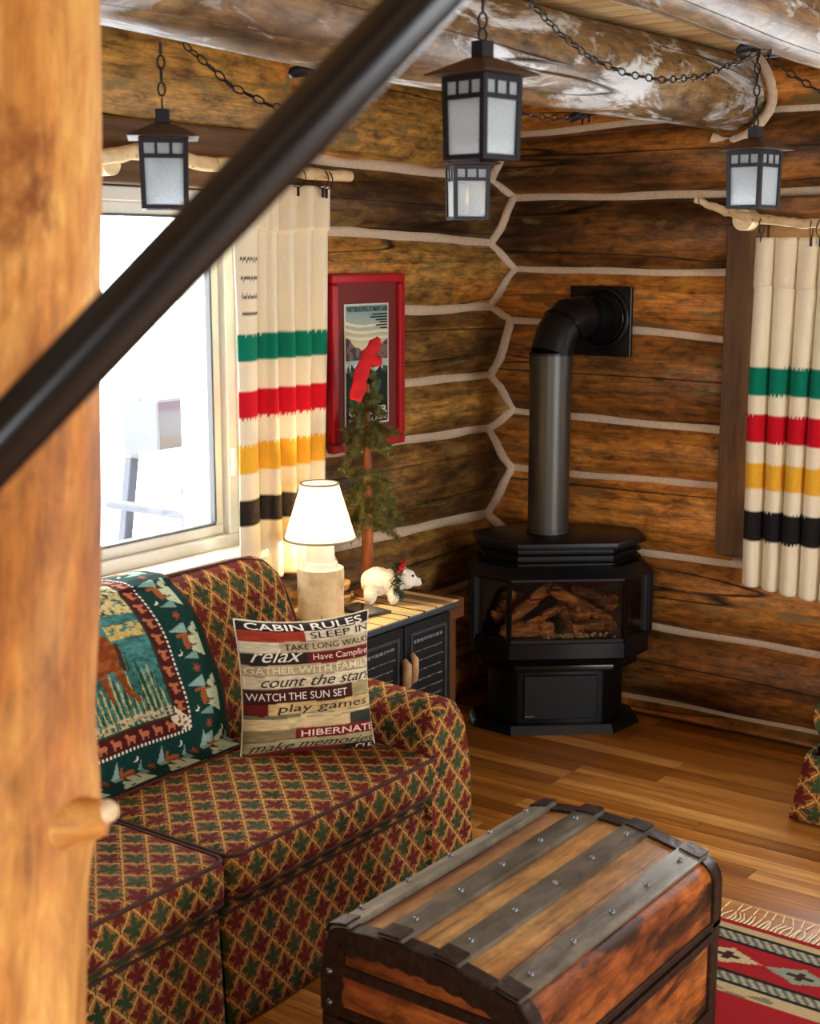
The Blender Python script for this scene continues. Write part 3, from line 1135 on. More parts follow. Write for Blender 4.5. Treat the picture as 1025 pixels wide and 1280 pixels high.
adopt(sofa, [q for q in before() - snap if q.parent is None])

# ------------------------------------------------------------------ throw blanket on the sofa back
def throw_colours(p, q):
    """p: metres in from the right hem, q: metres up from the bottom hem"""
    n = p.size
    col = np.tile(C3(16, 52, 44), (n, 1))
    nz = vnoise(p * 160, q * 160, 3)
    col *= (0.75 + 0.5 * nz)[:, None]
    hem = (p < 0.008) | (q < 0.008)
    col[hem] = C3(84, 36, 30)

    def stamp(mask, c, amt=1.0):
        col[mask] = col[mask] * (1 - amt) + np.array(c) * amt
    # vignettes in the green border
    def vignettes(along, inward, side):
        per = 0.165
        a = (along + 0.02) % per - per / 2
        b = inward - 0.078
        inband = (inward > 0.01) & (inward < 0.145)
        snow = (np.abs(a) < 0.055 * (1 - np.clip((b + 0.045) / 0.06, 0, 1) * 0.75)) & (b > -0.05) & (b < 0.004) & (vnoise(a * 90, b * 90, 5) + (b < -0.02) * 0.2 > 0.34)
        stamp(snow & inband, C3(196, 206, 170), 0.85)
        tree = (np.abs(a - 0.042) < 0.016 * np.clip((0.058 - b) / 0.06, 0, 1)) & (b > -0.01) & (b < 0.055)
        stamp(tree & inband, C3(150, 178, 168), 0.8)
        tree = (np.abs(a + 0.046) < 0.013 * np.clip((0.035 - b) / 0.05, 0, 1)) & (b > -0.02) & (b < 0.035)
        stamp(tree & inband, C3(140, 168, 158), 0.7)
        deer = (((a / 0.026) ** 2 + ((b - 0.006) / 0.012) ** 2) < 1) | ((np.abs(a - 0.022) < 0.005) & (b > 0) & (b < 0.034)) | ((np.abs(np.abs(a) - 0.017) < 0.003) & (b > -0.03) & (b < 0.005))
        stamp(deer & inband, C3(146, 78, 40))
        moon = (np.hypot(a + 0.028, b - 0.042) < 0.009) & (np.hypot(a + 0.024, b - 0.045) > 0.008)
        stamp(moon & inband, C3(226, 220, 190))
        a2 = (along + 0.02 + per / 2) % per - per / 2
        star = (np.hypot(a2, b) < 0.015 * (0.65 + 0.35 * np.cos(6 * np.arctan2(a2, b)))) & inband
        stamp(star, C3(150, 70, 40))
    vignettes(p, q, 0)
    m = p < q
    keep = col.copy()
    vignettes(q, p, 1)
    col[~m] = keep[~m]
    # dotted cord, maroon animal strip
    mnb = np.minimum(p, q)
    along = np.where(p < q, q, p)
    cord = (mnb > 0.148) & (mnb < 0.156)
    stamp(cord, C3(30, 24, 22))
    stamp(cord & ((along % 0.014) < 0.008), C3(230, 222, 196))
    strip = (mnb >= 0.156) & (mnb < 0.205)
    stamp(strip, C3(70, 24, 24))
    a = along % 0.05 - 0.025
    b_ = mnb - 0.181
    an = strip & (((a / 0.016) ** 2 + (b_ / 0.008) ** 2 < 1) | ((np.abs(np.abs(a) - 0.010) < 0.003) & (b_ < 0) & (b_ > -0.017)) | (np.hypot(a - 0.015, b_ - 0.010) < 0.006))
    stamp(an, C3(178, 104, 66))
    sq = strip & (np.abs(p - q) < 0.028)
    stamp(sq & (vnoise(p * 120, q * 120, 8) > 0.4), C3(214, 200, 170))
    stamp((mnb >= 0.205) & (mnb < 0.212), C3(40, 60, 44))
    # picture
    pic = mnb >= 0.212
    P, Q = p - 0.212, q - 0.212
    v1, v2 = vnoise(P * 45, Q * 80, 11), vnoise(P * 110, Q * 180, 12)
    teal = C3(70, 128, 122)[None] * (0.7 + 0.6 * v1)[:, None]
    col[pic] = teal[pic]
    bank = pic & (Q + 0.03 * vnoise(P * 14, Q * 4, 13) > 0.335)
    stamp(bank & (v2 > 0.38), C3(216, 190, 122), 0.9)
    stamp(bank & (v2 < 0.3), C3(58, 74, 40), 0.9)
    stamp(pic & (Q > 0.44) & (v1 > 0.4), C3(44, 76, 58), 0.85)
    isl = pic & (np.abs(Q - 0.262) < 0.022) & (P < 0.13) & (v2 > 0.3)
    stamp(isl, C3(206, 176, 96), 0.9)
    reed = pic & (Q < 0.20 * (0.55 + 0.8 * vnoise(P * 70, P * 0, 14))) & (np.abs(((P + 0.12 * Q * np.sin(P * 60)) % 0.013) - 0.006) < 0.0034)
    stamp(reed, C3(28, 66, 42), 0.9)
    reed2 = pic & (Q < 0.15 * (0.4 + 0.9 * vnoise(P * 50, P * 0, 24))) & (np.abs(((P * 1.07 - 0.1 * Q) % 0.021) - 0.009) < 0.0032)
    stamp(reed2, C3(200, 178, 112), 0.85)
    stamp(pic & (Q < 0.026) & (v2 > 0.5), C3(208, 180, 140), 0.8)
    brown = C3(132, 64, 26)
    bodyc = (((P - 0.265) / 0.125) ** 2 + ((Q - 0.215) / 0.062) ** 2 < 1) | (((P - 0.175) / 0.05) ** 2 + ((Q - 0.215) / 0.058) ** 2 < 1)
    legs = np.zeros(n, bool)
    for (x0, y0, x1, y1, w0, w1) in ((0.155, 0.20, 0.125, 0.085, 0.028, 0.012), (0.125, 0.10, 0.10, 0.06, 0.013, 0.010), (0.205, 0.18, 0.185, 0.08, 0.024, 0.011), (0.33, 0.18, 0.335, 0.06, 0.024, 0.011), (0.375, 0.18, 0.39, 0.07, 0.02, 0.011)):
        dx, dy = x1 - x0, y1 - y0
        L2 = dx * dx + dy * dy
        t = np.clip(((P - x0) * dx + (Q - y0) * dy) / L2, 0, 1)
        legs |= np.hypot(P - x0 - t * dx, Q - y0 - t * dy) < (w0 + (w1 - w0) * t) * 0.62
    stamp(pic & (bodyc | legs), brown)
    stamp(pic & (bodyc | legs) & (v1 > 0.6), C3(168, 92, 44), 0.6)
    tail = pic & (np.abs(P - 0.118) < 0.006) & (Q > 0.15) & (Q < 0.23)
    stamp(tail, C3(84, 40, 18))
    fine = 0.62 + 0.42 * vnoise(p * 420, q * 420, 31) + 0.34 * vnoise(p * 130, q * 150, 32)
    col *= np.where(pic, fine, 0.7 + 0.3 * fine)[:, None]
    leafy = pic & (vnoise(P * 60, Q * 130, 33) > 0.70) & ~(bodyc | legs)
    stamp(leafy, C3(30, 62, 52), 0.55)
    return np.clip(col, 0, 1)


def surf_y(z):
    """front of the back cushions, where the blanket lies"""
    t = min(1, max(0, (z - 0.465) / (0.948 - 0.465)))
    w = max(0.0, 1 - abs(2 * t - 1) ** 6) ** 0.5 * (0.72 + 0.28 * (1 - (2 * t - 1) ** 2))
    return back_y(z) - 0.10 * w


route = []
for i in range(60):
    z = lerp(0.485, 0.935, i / 59)
    route.append((surf_y(z) - 0.014, z))
route = [(-0.672, 0.496), (-0.652, 0.490)] + [r for r in route if r[1] > 0.50]
route += [(back_y(0.948) - 0.045, 0.953), (back_y(0.948) - 0.01, 0.962), (back_y(0.948) + 0.05, 0.962), (-0.22, 0.952), (-0.195, 0.93), (-0.19, 0.85)]
acc = [0]
for i in range(1, len(route)):
    acc.append(acc[-1] + math.dist(route[i], route[i - 1]))
TL = acc[-1]
nu, nv = 330, 300
V, P_, Q_ = [], [], []
ry = np.interp(np.linspace(0, TL, nv), acc, [r[0] for r in route])
rz = np.interp(np.linspace(0, TL, nv), acc, [r[1] for r in route])
qq = np.linspace(0, TL, nv)
BW = 1.15
for i in range(nu):
    p = BW * i / (nu - 1)
    xx = -2.385 - p
    lift = 0.004 * math.sin(p * 9)
    sl = -0.06 * np.clip(1 - qq / 0.5, 0, 1) * 0 + 0.02 * np.sin(qq * 5)
    for j in range(nv):
        V.append((xx + sl[j] * max(0, 1 - p), ry[j] - 0.003 - lift * 0.4 - 0.003 * math.sin(qq[j] * 31 + p * 5), rz[j] + 0.003 + 0.002 * math.sin(p * 23)))
    P_.append(np.full(nv, p)); Q_.append(qq)
P_, Q_ = np.concatenate(P_), np.concatenate(Q_)
throw = pydata('throw_blanket', V, grid_faces(nu, nv), M['wool'], None, col=throw_colours(P_, Q_))
m = throw.modifiers.new('thickness', 'SOLIDIFY'); m.thickness = 0.006; m.offset = 1
tag(throw, 'dark green wildlife throw blanket with a brown animal, draped over the sofa back', 'blanket')

# ------------------------------------------------------------------ words pillow
class Frame:
    def __init__(self, o, r, u):
        self.o = np.array(o, float)
        self.r = np.array(r, float) / np.linalg.norm(r)
        u = np.array(u, float)
        u = u - self.r * (u @ self.r)
        self.u = u / np.linalg.norm(u)
        self.n = np.cross(self.r, self.u)

    def __call__(self, x, y, z):
        x, y, z = (np.asarray(a, float)[..., None] for a in (x, y, z))
        return self.o + x * self.r + y * self.u + z * self.n


PH = 0.205
pf = Frame((-2.268, -0.802, 0.672), (0.36, -0.222, -0.012), (0.115, 0.165, 0.95))


def pillow_xy(u, v, off=0.0):
    """u, v in -1..1 over the face"""
    u, v = np.asarray(u, float), np.asarray(v, float)
    x = PH * u * (1 - 0.075 * (1 - v * v) * np.abs(u))
    y = PH * v * (1 - 0.085 * (1 - u * u) * np.abs(v)) - 0.006 * (1 - u * u)
    th = 0.072 * (np.clip(1 - u ** 4, 0, 1) * np.clip(1 - v ** 4, 0, 1)) ** 0.55
    th = th + 0.004 * np.sin(7 * u + 3 * v) * np.clip(1 - u * u, 0, 1) * np.clip(1 - v * v, 0, 1)
    return x, y, th + off


ROWS = [  # v_top, v_bottom, [(u0, u1, colour)]
    (1.00, 0.86, [(-1, 1, (44, 38, 34))]),
    (0.86, 0.70, [(-1, -0.06, (168, 62, 44)), (-0.06, 1, (226, 212, 182))]),
    (0.70, 0.53, [(-1, -0.45, (220, 206, 174)), (-0.45, 1, (196, 176, 140))]),
    (0.53, 0.36, [(-1, -0.06, (50, 42, 38)), (-0.06, 1, (112, 32, 30))]),
    (0.36, 0.20, [(-1, 1, (190, 170, 130))]),
    (0.20, 0.02, [(-1, 1, (224, 208, 172))]),
    (0.02, -0.18, [(-1, 0.62, (72, 34, 28)), (0.62, 1, (164, 146, 100))]),
    (-0.18, -0.35, [(-1, -0.68, (104, 32, 28)), (-0.68, 1, (206, 174, 118))]),
    (-0.35, -0.40, [(-1, -0.2, (120, 116, 84)), (-0.2, 1, (214, 194, 146))]),
    (-0.40, -0.57, [(-1, 0.55, (216, 190, 140)), (0.55, 1, (58, 60, 50))]),
    (-0.57, -0.73, [(-1, -0.28, (140, 124, 84)), (-0.28, 1, (126, 34, 32))]),
    (-0.73, -0.89, [(-1, 1, (178, 162, 118))]),
    (-0.89, -1.01, [(-1, 0.5, (120, 42, 36)), (0.5, 1, (40, 34, 30))]),
]


def pillow_col(u, v):
    col = np.tile(C3(210, 190, 150), (u.size, 1))
    vv = v + 0.006 * np.sin(6 * u)
    for vt, vb, segs in ROWS:
        for u0, u1, c in segs:
            m_ = (vv <= vt) & (vv > vb) & (u >= u0) & (u <= u1)
            col[m_] = C3(*c)
            st = vnoise(u[m_] * 9, vv[m_] * 60, int(abs(vt) * 100))
            col[m_] *= (0.72 + 0.5 * st)[:, None]
        m_ = np.abs(vv - vb) < 0.008
        col[m_] *= 0.4
    return np.clip(col, 0, 1)


g = 150
uu, vv = np.meshgrid(np.linspace(-1, 1, g), np.linspace(-1, 1, g), indexing='ij')
uu, vv = uu.ravel(), vv.ravel()
X, Y, Z = pillow_xy(uu, vv)
front = pf(X, Y, Z)
pil = tag(empty('throw_pillow', tuple(pf(0, -PH, 0))), 'square pillow printed with bands of cabin sayings, leaning in the sofa corner', 'pillow')
snap = before()
cover = pydata('cover', front, grid_faces(g, g), M['print'], None, col=pillow_col(uu, vv))
g2 = 40
u2, v2 = np.meshgrid(np.linspace(-1, 1, g2), np.linspace(-1, 1, g2), indexing='ij')
X, Y, Z = pillow_xy(u2.ravel(), v2.ravel())
pydata('back_cover', pf(X, Y, -Z * 0.8), [q[::-1] for q in grid_faces(g2, g2)], M['print'], None, col=np.tile(C3(196, 176, 140), (g2 * g2, 1)))
hem = [(-1 + 2 * i / 30, -1) for i in range(30)] + [(1, -1 + 2 * i / 30) for i in range(30)] + [(1 - 2 * i / 30, 1) for i in range(30)] + [(-1, 1 - 2 * i / 30) for i in range(31)]
hx, hy, hz = pillow_xy([q[0] for q in hem], [q[1] for q in hem])
b = MB(); b.tube([Vector(q) for q in pf(hx, hy, hz * 0)], 0.0035, 6); b.build('seam_piping', M['print'] if False else M['creamink'], None, smooth=80)


def on_pillow(x, y):
    a, c, d = pillow_xy(x, y, 0.002)
    return pf(a, c, d)


LET = [('CABIN RULES', (-0.90, 0.872, 0.86, 0.975), 'whiteink', dict(bold=0.012)), ('SLEEP IN', (0.02, 0.735, 0.95, 0.835), 'darkink', {}),
       ('TAKE LONG WALKS', (-0.38, 0.575, 0.97, 0.665), 'darkink', {}), ('relax', (-0.90, 0.40, -0.12, 0.60), 'whiteink', dict(shear=0.45)),
       ('Have Campfires', (0.02, 0.385, 0.985, 0.50), 'pinkink', {}), ('GATHER WITH FAMILY', (-0.985, 0.225, 0.985, 0.335), 'creamink', dict(bold=0.01)),
       ('count the stars', (-0.78, 0.045, 0.985, 0.195), 'darkink', dict(shear=0.45)), ('WATCH THE SUN SET', (-0.985, -0.14, 0.52, -0.035), 'whiteink', {}),
       ('play games', (-0.55, -0.345, 0.88, -0.20), 'darkink', dict(shear=0.15)), ('HIBERNATE', (-0.20, -0.70, 0.985, -0.60), 'pinkink', dict(bold=0.012)),
       ('make memories', (-0.93, -0.88, 0.97, -0.755), 'darkink', dict(shear=0.45)), ('CLE', (0.66, -0.975, 0.93, -0.905), 'whiteink', dict(bold=0.01))]
for body, bx, mt, kw in LET:
    lettering(body, bx, on_pillow, M[mt], cover, **kw)
adopt(pil, [q for q in before() - snap if q.parent is None])

# ------------------------------------------------------------------ armchair at the right edge
chair = tag(empty('armchair', (-0.45, -2.2, 0)), 'maple leaf tapestry armchair standing on bare floor by the warm log wall', 'armchair')
snap = before()
b = soft_box((-0.78, -2.58, 0.05), (-0.15, -1.82, 0.30), 0.03, cuts=8); fabric_part(b, 'base', None)
b = soft_box((-0.80, -2.42, 0.30), (-0.30, -1.99, 0.43), 0.04, (0.01, 0, 0.02), cuts=10); fabric_part(b, 'seat_cushion', None)
b = soft_box((-0.34, -2.52, 0.28), (-0.14, -1.88, 0.86), 0.06, (0.02, 0, 0), cuts=10); fabric_part(b, 'backrest', None)
for sgn in (0, 1):
    y0, y1 = (-1.98, -1.785) if sgn == 0 else (-2.62, -2.425)
    b = soft_box((-0.775, y0 + 0.02, 0.05), (-0.20, y1 - 0.02, 0.40), 0.02, cuts=8); fabric_part(b, 'arm_panel', None)
    b = MB()
    yc = (y0 + y1) / 2
    b.tube([(-0.79, yc, 0.37), (-0.785, yc, 0.37), (-0.5, yc, 0.375), (-0.2, yc, 0.38)], [0.075, 0.098, 0.1, 0.1], 20)
    fabric_part(b, 'arm_roll', None)
for (a0, a1) in (((-0.80, -2.60), (-0.80, -1.775)), ((-0.80, -1.775), (-0.18, -1.775))):
    V, U = [], []
    for i in range(21):
        xx, yy = lerp(a0[0], a1[0], i / 20), lerp(a0[1], a1[1], i / 20)
        for j in range(7):
            t = j / 6
            k = 0.035 * t
            px, py = (xx - k, yy) if a0[0] == a1[0] else (xx, yy + k)
            if i == 20 and a0[0] == a1[0]: py += k
            if i == 0 and a0[1] == a1[1]: px -= k
            V.append((px, py, lerp(0.24, 0.012, t))); U.append((xx + yy, lerp(0.24, 0.012, t)))
    o = pydata('skirt_panel', V, grid_faces(21, 7), M['fabric'], None, uv=U)
    m = o.modifiers.new('thickness', 'SOLIDIFY'); m.thickness = 0.012; m.offset = 0
adopt(chair, [q for q in before() - snap if q.parent is None])

# ------------------------------------------------------------------ gas stove
ST = empty('gas_stove', (-0.52, -0.66, 0))
tag(ST, 'black gas stove with bay glass front in the corner of the log walls', 'stove')
nx_, ny_ = -0.763, -0.647
# local frame: +x to the viewer's right along the front, -y to the room
ST.rotation_euler = (0, 0, math.atan2(-0.763, 0.647))


def octo(w, c, y0, y1, bw=None):
    """front width w, chamfer c, from front y0 (room side, negative) to back y1"""
    bw = w if bw is None else bw
    return [(-w / 2, y0), (w / 2, y0), (w / 2 + c, y0 + c), (w / 2 + c, y1 - 0.12), (bw / 2, y1), (-bw / 2, y1), (-w / 2 - c, y1 - 0.12), (-w / 2 - c, y0 + c)]


def sp(name, fn, mat, parent=ST, smooth=30, axis=2):
    b = MB(); fn(b)
    return b.build(name, mat, parent, axis=axis, smooth=smooth)


sp('base_plate', lambda b: b.prism(octo(0.42, 0.14, 0.0, 0.40, 0.28), 0.0, 0.035, top_scale=octo(0.41, 0.125, 0.018, 0.39, 0.28)), M['stove'])
sp('pedestal', lambda b: b.prism(octo(0.35, 0.10, 0.055, 0.36, 0.24), 0.03, 0.275, 0.004, 1), M['stove'])
sp('pedestal_door', lambda b: b.box((-0.15, 0.046, 0.05), (0.15, 0.058, 0.235), 0.003, 1), M['stove'])
sp('tray_lip', lambda b: b.prism(octo(0.40, 0.12, -0.03, 0.37, 0.26), 0.272, 0.300, 0.006, 2), M['stovetrim'])
sp('lower_shell', lambda b: b.prism(octo(0.40, 0.115, -0.03, 0.37, 0.26), 0.298, 0.335, top_scale=octo(0.46, 0.125, -0.07, 0.37, 0.28)), M['stove'])
# hollow firebox: floor, back shell, side posts
sp('sill_band', lambda b: b.prism(octo(0.46, 0.125, -0.07, 0.37, 0.28), 0.335, 0.40, 0.003, 1), M['stove'])
outer = octo(0.46, 0.125, -0.07, 0.37, 0.28)


def shell(b):
    inner = octo(0.43, 0.105, -0.05, 0.30, 0.26)
    # back and sides as a folded wall
    o_ = [outer[i] for i in (2, 3, 4, 5, 6, 7)]
    i_ = [inner[i] for i in (2, 3, 4, 5, 6, 7)]
    for k in range(5):
        q = [o_[k], o_[k + 1], i_[k + 1], i_[k]]
        b.prism(q, 0.40, 0.665)


sp('firebox_shell', shell, M['stove'])


def lining(b):
    inner = octo(0.42, 0.10, -0.04, 0.295, 0.25)
    i_ = [inner[i] for i in (3, 4, 5, 6)]
    j_ = [(x * 0.985, y - 0.006) for x, y in i_]
    for k in range(3):
        b.prism([i_[k], i_[k + 1], j_[k + 1], j_[k]], 0.402, 0.66)
    b.prism(octo(0.42, 0.10, -0.04, 0.29, 0.25), 0.400, 0.404)


sp('firebox_lining', lining, M['firebox'])
# glazed bay: three panes with slim bars
of = [outer[7], outer[0], outer[1], outer[2]]
for k in range(3):
    a, c = Vector(of[k]), Vector(of[k + 1])
    d = (c - a).normalized()
    nn = Vector((d.y, -d.x))
    a2, c2 = a + d * 0.012 - nn * 0.012, c - d * 0.012 - nn * 0.012
    pane = sp('glass_pane', lambda b: b.prism([tuple(a2), tuple(c2), tuple(c2 - nn * 0.004), tuple(a2 - nn * 0.004)], 0.40, 0.662), M['stoveglass'])
    for z0, z1 in ((0.400, 0.416), (0.648, 0.664)):
        sp('glass_frame', lambda b: b.prism([tuple(a), tuple(c), tuple(c - nn * 0.018), tuple(a - nn * 0.018)], z0, z1, 0.002, 1), M['stove'])
for k, pt in enumerate(of):
    sp('glass_post', lambda b: b.tube([(pt[0], pt[1] + 0.008, 0.40), (pt[0], pt[1] + 0.008, 0.664)], 0.011 if k in (1, 2) else 0.016, 8), M['stovetrim'] if k in (1, 2) else M['stove'])
sp('hood', lambda b: b.prism(octo(0.485, 0.125, -0.085, 0.37, 0.28), 0.662, 0.700, top_scale=octo(0.43, 0.12, -0.035, 0.36, 0.28)), M['stove'])
sp('upper_core', lambda b: b.prism(octo(0.38, 0.115, -0.005, 0.35, 0.28), 0.698, 0.775), M['stove'])
for z in (0.712, 0.742):
    sp('louvre', lambda b: b.prism(octo(0.41, 0.118, -0.028, 0.355, 0.28), z, z + 0.011, top_scale=octo(0.405, 0.118, -0.036, 0.355, 0.28)), M['stovetrim'])
sp('top_plate', lambda b: b.prism(octo(0.40, 0.14, -0.06, 0.375, 0.30), 0.772, 0.800, 0.007, 2), M['stove'])
ob = sp('name_badge', lambda b: b.box((-0.148, 0.042, 0.062), (-0.108, 0.0462, 0.069), 0.001, 1), M['rivet'])
# ceramic logs
rr = random.Random(3)


def lumpy_log(p0, p1, r, name='ceramic_log', n=14, mat=None):
    pts = [Vector(p0).lerp(Vector(p1), i / n) + Vector((rr.uniform(-1, 1), rr.uniform(-1, 1), rr.uniform(-1, 1))) * r * 0.14 for i in range(n + 1)]
    rad = [r * rr.uniform(0.86, 1.14) for _ in pts]
    rad[0] *= 0.7; rad[-1] *= 0.7
    b = MB(); b.tube(pts, rad, 12)
    for q in b.bm.verts:
        q.co += Vector((rr.uniform(-1, 1), rr.uniform(-1, 1), rr.uniform(-1, 1))) * r * 0.09
    return b.build(name, mat or M['ember'], ST, smooth=60)


lumpy_log((-0.25, 0.03, 0.432), (-0.04, 0.02, 0.438), 0.030)
lumpy_log((0.03, 0.03, 0.434), (0.22, 0.045, 0.44), 0.030)
lumpy_log((-0.22, 0.08, 0.45), (-0.03, 0.11, 0.60), 0.026)
lumpy_log((0.20, 0.09, 0.45), (-0.045, 0.07, 0.59), 0.027)
lumpy_log((0.015, 0.0, 0.43), (0.0, 0.09, 0.53), 0.022)
lumpy_log((-0.15, 0.02, 0.46), (-0.01, 0.06, 0.51), 0.018)
lumpy_log((-0.26, 0.17, 0.44), (-0.18, 0.17, 0.56), 0.032)
lumpy_log((0.06, 0.17, 0.56), (0.24, 0.15, 0.50), 0.034)
lumpy_log((0.05, 0.045, 0.50), (0.10, 0.055, 0.485), 0.03)
b = MB()
for i in range(70):
    b.ball((rr.gauss(0.03, 0.07), rr.uniform(-0.03, 0.02), 0.408 + rr.uniform(0, 0.012)), rr.uniform(0.004, 0.009), 1)
o = b.build('ember_chips', M['ash'], ST); o['kind'] = 'stuff'

# ---- flue pipe
FP = tag(empty('stove_pipe', (-0.39, -0.515, 0.80)), 'black flue pipe with an elbow rising from the stove to the wall', 'pipe')
snap = before()
px_, py_ = -0.40, -0.507
hd = Vector((0.30, -0.065, 0)).normalized()
def pipe_part(name, pts, r, mat, seg=32, cap=True, sm=40):
    b = MB(); b.tube(pts, r, seg, cap=cap, up=(hd.y, -hd.x, 0)); return b.build(name, mat, None, axis=2, smooth=sm)
P0 = Vector((px_, py_, 0))
pr = 0.083
pipe_part('pipe_section', [P0 + Vector((0, 0, z)) for z in (0.801, 1.415)], pr, M['pipe'])
pipe_part('pipe_section', [P0 + Vector((0, 0, z)) for z in (1.410, 1.52)], pr + 0.0025, M['pipe'])
pipe_part('pipe_collar', [P0 + Vector((0, 0, z)) for z in (0.8006, 0.815)], pr + 0.004, M['pipe'])
# two-bend elbow
E1 = P0 + Vector((0, 0, 1.515))
E2 = P0 + Vector((0, 0, 1.60)) + hd * 0.035
E3 = P0 + Vector((0, 0, 1.655)) + hd * 0.10
E4 = P0 + Vector((0, 0, 1.66)) + hd * 0.185
pipe_part('elbow', [E1, E1.lerp(E2, 0.5), E2, E2.lerp(E3, 0.5), E3, E3.lerp(E4, 0.5), E4], pr + 0.001, M['stove'], sm=25)
pipe_part('elbow_band', [E2.lerp(E3, 0.42), E2.lerp(E3, 0.55)], pr + 0.006, M['stovetrim'])
pipe_part('elbow_band', [E1, E1 + Vector((0, 0, 0.010))], pr + 0.006, M['stove'])
WPx = P0 + Vector((0, 0, 1.66)) + hd * 0.272
pipe_part('pipe_section', [E4, WPx], pr - 0.001, M['stove'])
for t in (0.02, 0.16):
    pipe_part('pipe_band', [E4.lerp(WPx, t), E4.lerp(WPx, t + 0.07)], pr + 0.004, M['stovetrim'])
adopt(FP, [q for q in before() - snap if q.parent is None])
WP = tag(empty('wall_thimble', (-0.10, -0.585, 1.64)), 'square black wall plate with ring where the stove pipe enters the logs', 'plate')
snap = before()
b = MB(); b.box((-0.142, -0.722, 1.50), (-0.122, -0.440, 1.782), 0.003, 1); b.build('plate', M['stove'])
b = MB(); b.ring((-0.142, -0.588, 1.655), 0.118, 0.012, 'x', 40, 8); b.build('flange_ring', M['stove'], smooth=60)
b = MB(); b.ring((-0.145, -0.588, 1.655), 0.100, 0.006, 'x', 40, 8); b.build('flange_ring', M['stovetrim'], smooth=60)
adopt(WP, [q for q in before() - snap if q.parent is None])

# ------------------------------------------------------------------ steamer trunk
TX0, TX1 = -3.17, -2.325
TR = tag(empty('steamer_trunk', (-2.73, -1.89, 0.008)), 'old wooden steamer trunk with slats and iron bands on the woven rug', 'trunk')
snap = before()
lid_pts = []
def arc(cx, cz, r, a0, a1, n):
    return [(cx + r * math.cos(R(a)), cz + r * math.sin(R(a))) for a in np.linspace(a0, a1, n)]
# outline in (y, z) from the wall side over the top to the room side
ya, yb = -1.62, -2.125
lid_pts = [(ya, 0.335), (ya, 0.42), (ya - 0.004, 0.455), (ya - 0.014, 0.480)]
for i in range(25):
    t = i / 24
    yy = lerp(ya - 0.022, yb + 0.055, t)
    lid_pts.append((yy, 0.496 + 0.036 * (1 - (2 * t - 0.80) ** 2 / 1.44)))
lid_pts += arc(yb + 0.05, lid_pts[-1][1] - 0.05, 0.05, 80, 0, 7)[0:] and [(yb + 0.05 - 0.05 * math.sin(R(a)), lid_pts[-1][1] - 0.05 + 0.05 * math.cos(R(a))) for a in (20, 40, 60, 80, 90)]
lid_pts += [(yb, 0.335)]
lacc = [0]
for i in range(1, len(lid_pts)):
    lacc.append(lacc[-1] + math.dist(lid_pts[i], lid_pts[i - 1]))
LT = lacc[-1]


def lid_at(s):
    y = np.interp(s, lacc, [p[0] for p in lid_pts]); z = np.interp(s, lacc, [p[1] for p in lid_pts])
    e = 0.03
    dy = np.interp(s + e, lacc, [p[0] for p in lid_pts]) - np.interp(s - e, lacc, [p[0] for p in lid_pts])
    dz = np.interp(s + e, lacc, [p[1] for p in lid_pts]) - np.interp(s - e, lacc, [p[1] for p in lid_pts])
    L = math.hypot(dy, dz) or 1
    return y, z, dz / L, -dy / L      # point and outward normal (y, z)


def lid_band(name, s0, s1, x0, x1, h0, h1, mat, parent=None, n=10, lift_ends=False):
    """solid strip lying on the lid outline"""
    V, U = [], []
    ss = np.linspace(s0, s1, n + 1)
    for s in ss:
        y, z, ny, nz = lid_at(s)
        for (xx, h) in ((x0, h0), (x0, h1), (x1, h1), (x1, h0)):
            V.append((xx, y + ny * h, z + nz * h)); U.append((xx, s))
    f = []
    for i in range(n):
        for k in range(4):
            f.append((i * 4 + k, i * 4 + (k + 1) % 4, (i + 1) * 4 + (k + 1) % 4, (i + 1) * 4 + k))
    f += [(0, 1, 2, 3), (n * 4 + 3, n * 4 + 2, n * 4 + 1, n * 4)]
    o = pydata(name, V, f, mat, parent, uv=U, smooth=False)
    bm = bmesh.new(); bm.from_mesh(o.data)
    bmesh.ops.recalc_face_normals(bm, faces=bm.faces[:])
    for fc in bm.faces:
        fc.smooth = abs(fc.normal.x) < 0.5
    bm.to_mesh(o.data); bm.free()
    o.data.set_sharp_from_angle(angle=R(40))
    return o


def s_of_y(y):
    ys = np.array([p[0] for p in lid_pts]); a = np.array(lacc)
    m_ = slice(3, len(ys))
    return float(np.interp(-y, -ys[m_], a[m_]))


slat_y = [-1.655, -1.79, -1.925, -2.065]
ss_ = [s_of_y(y) for y in slat_y]
edges = [0.0] + ss_ + [LT]
pm = [M['trunkside'], M['trunktop'], M['trunktop'], M['trunktop'], M['trunkside']]
for i in range(5):
    lid_band('lid_panel', edges[i], edges[i + 1], TX0 + 0.004, TX1 - 0.004, -0.012, 0.0, pm[i], n=16)
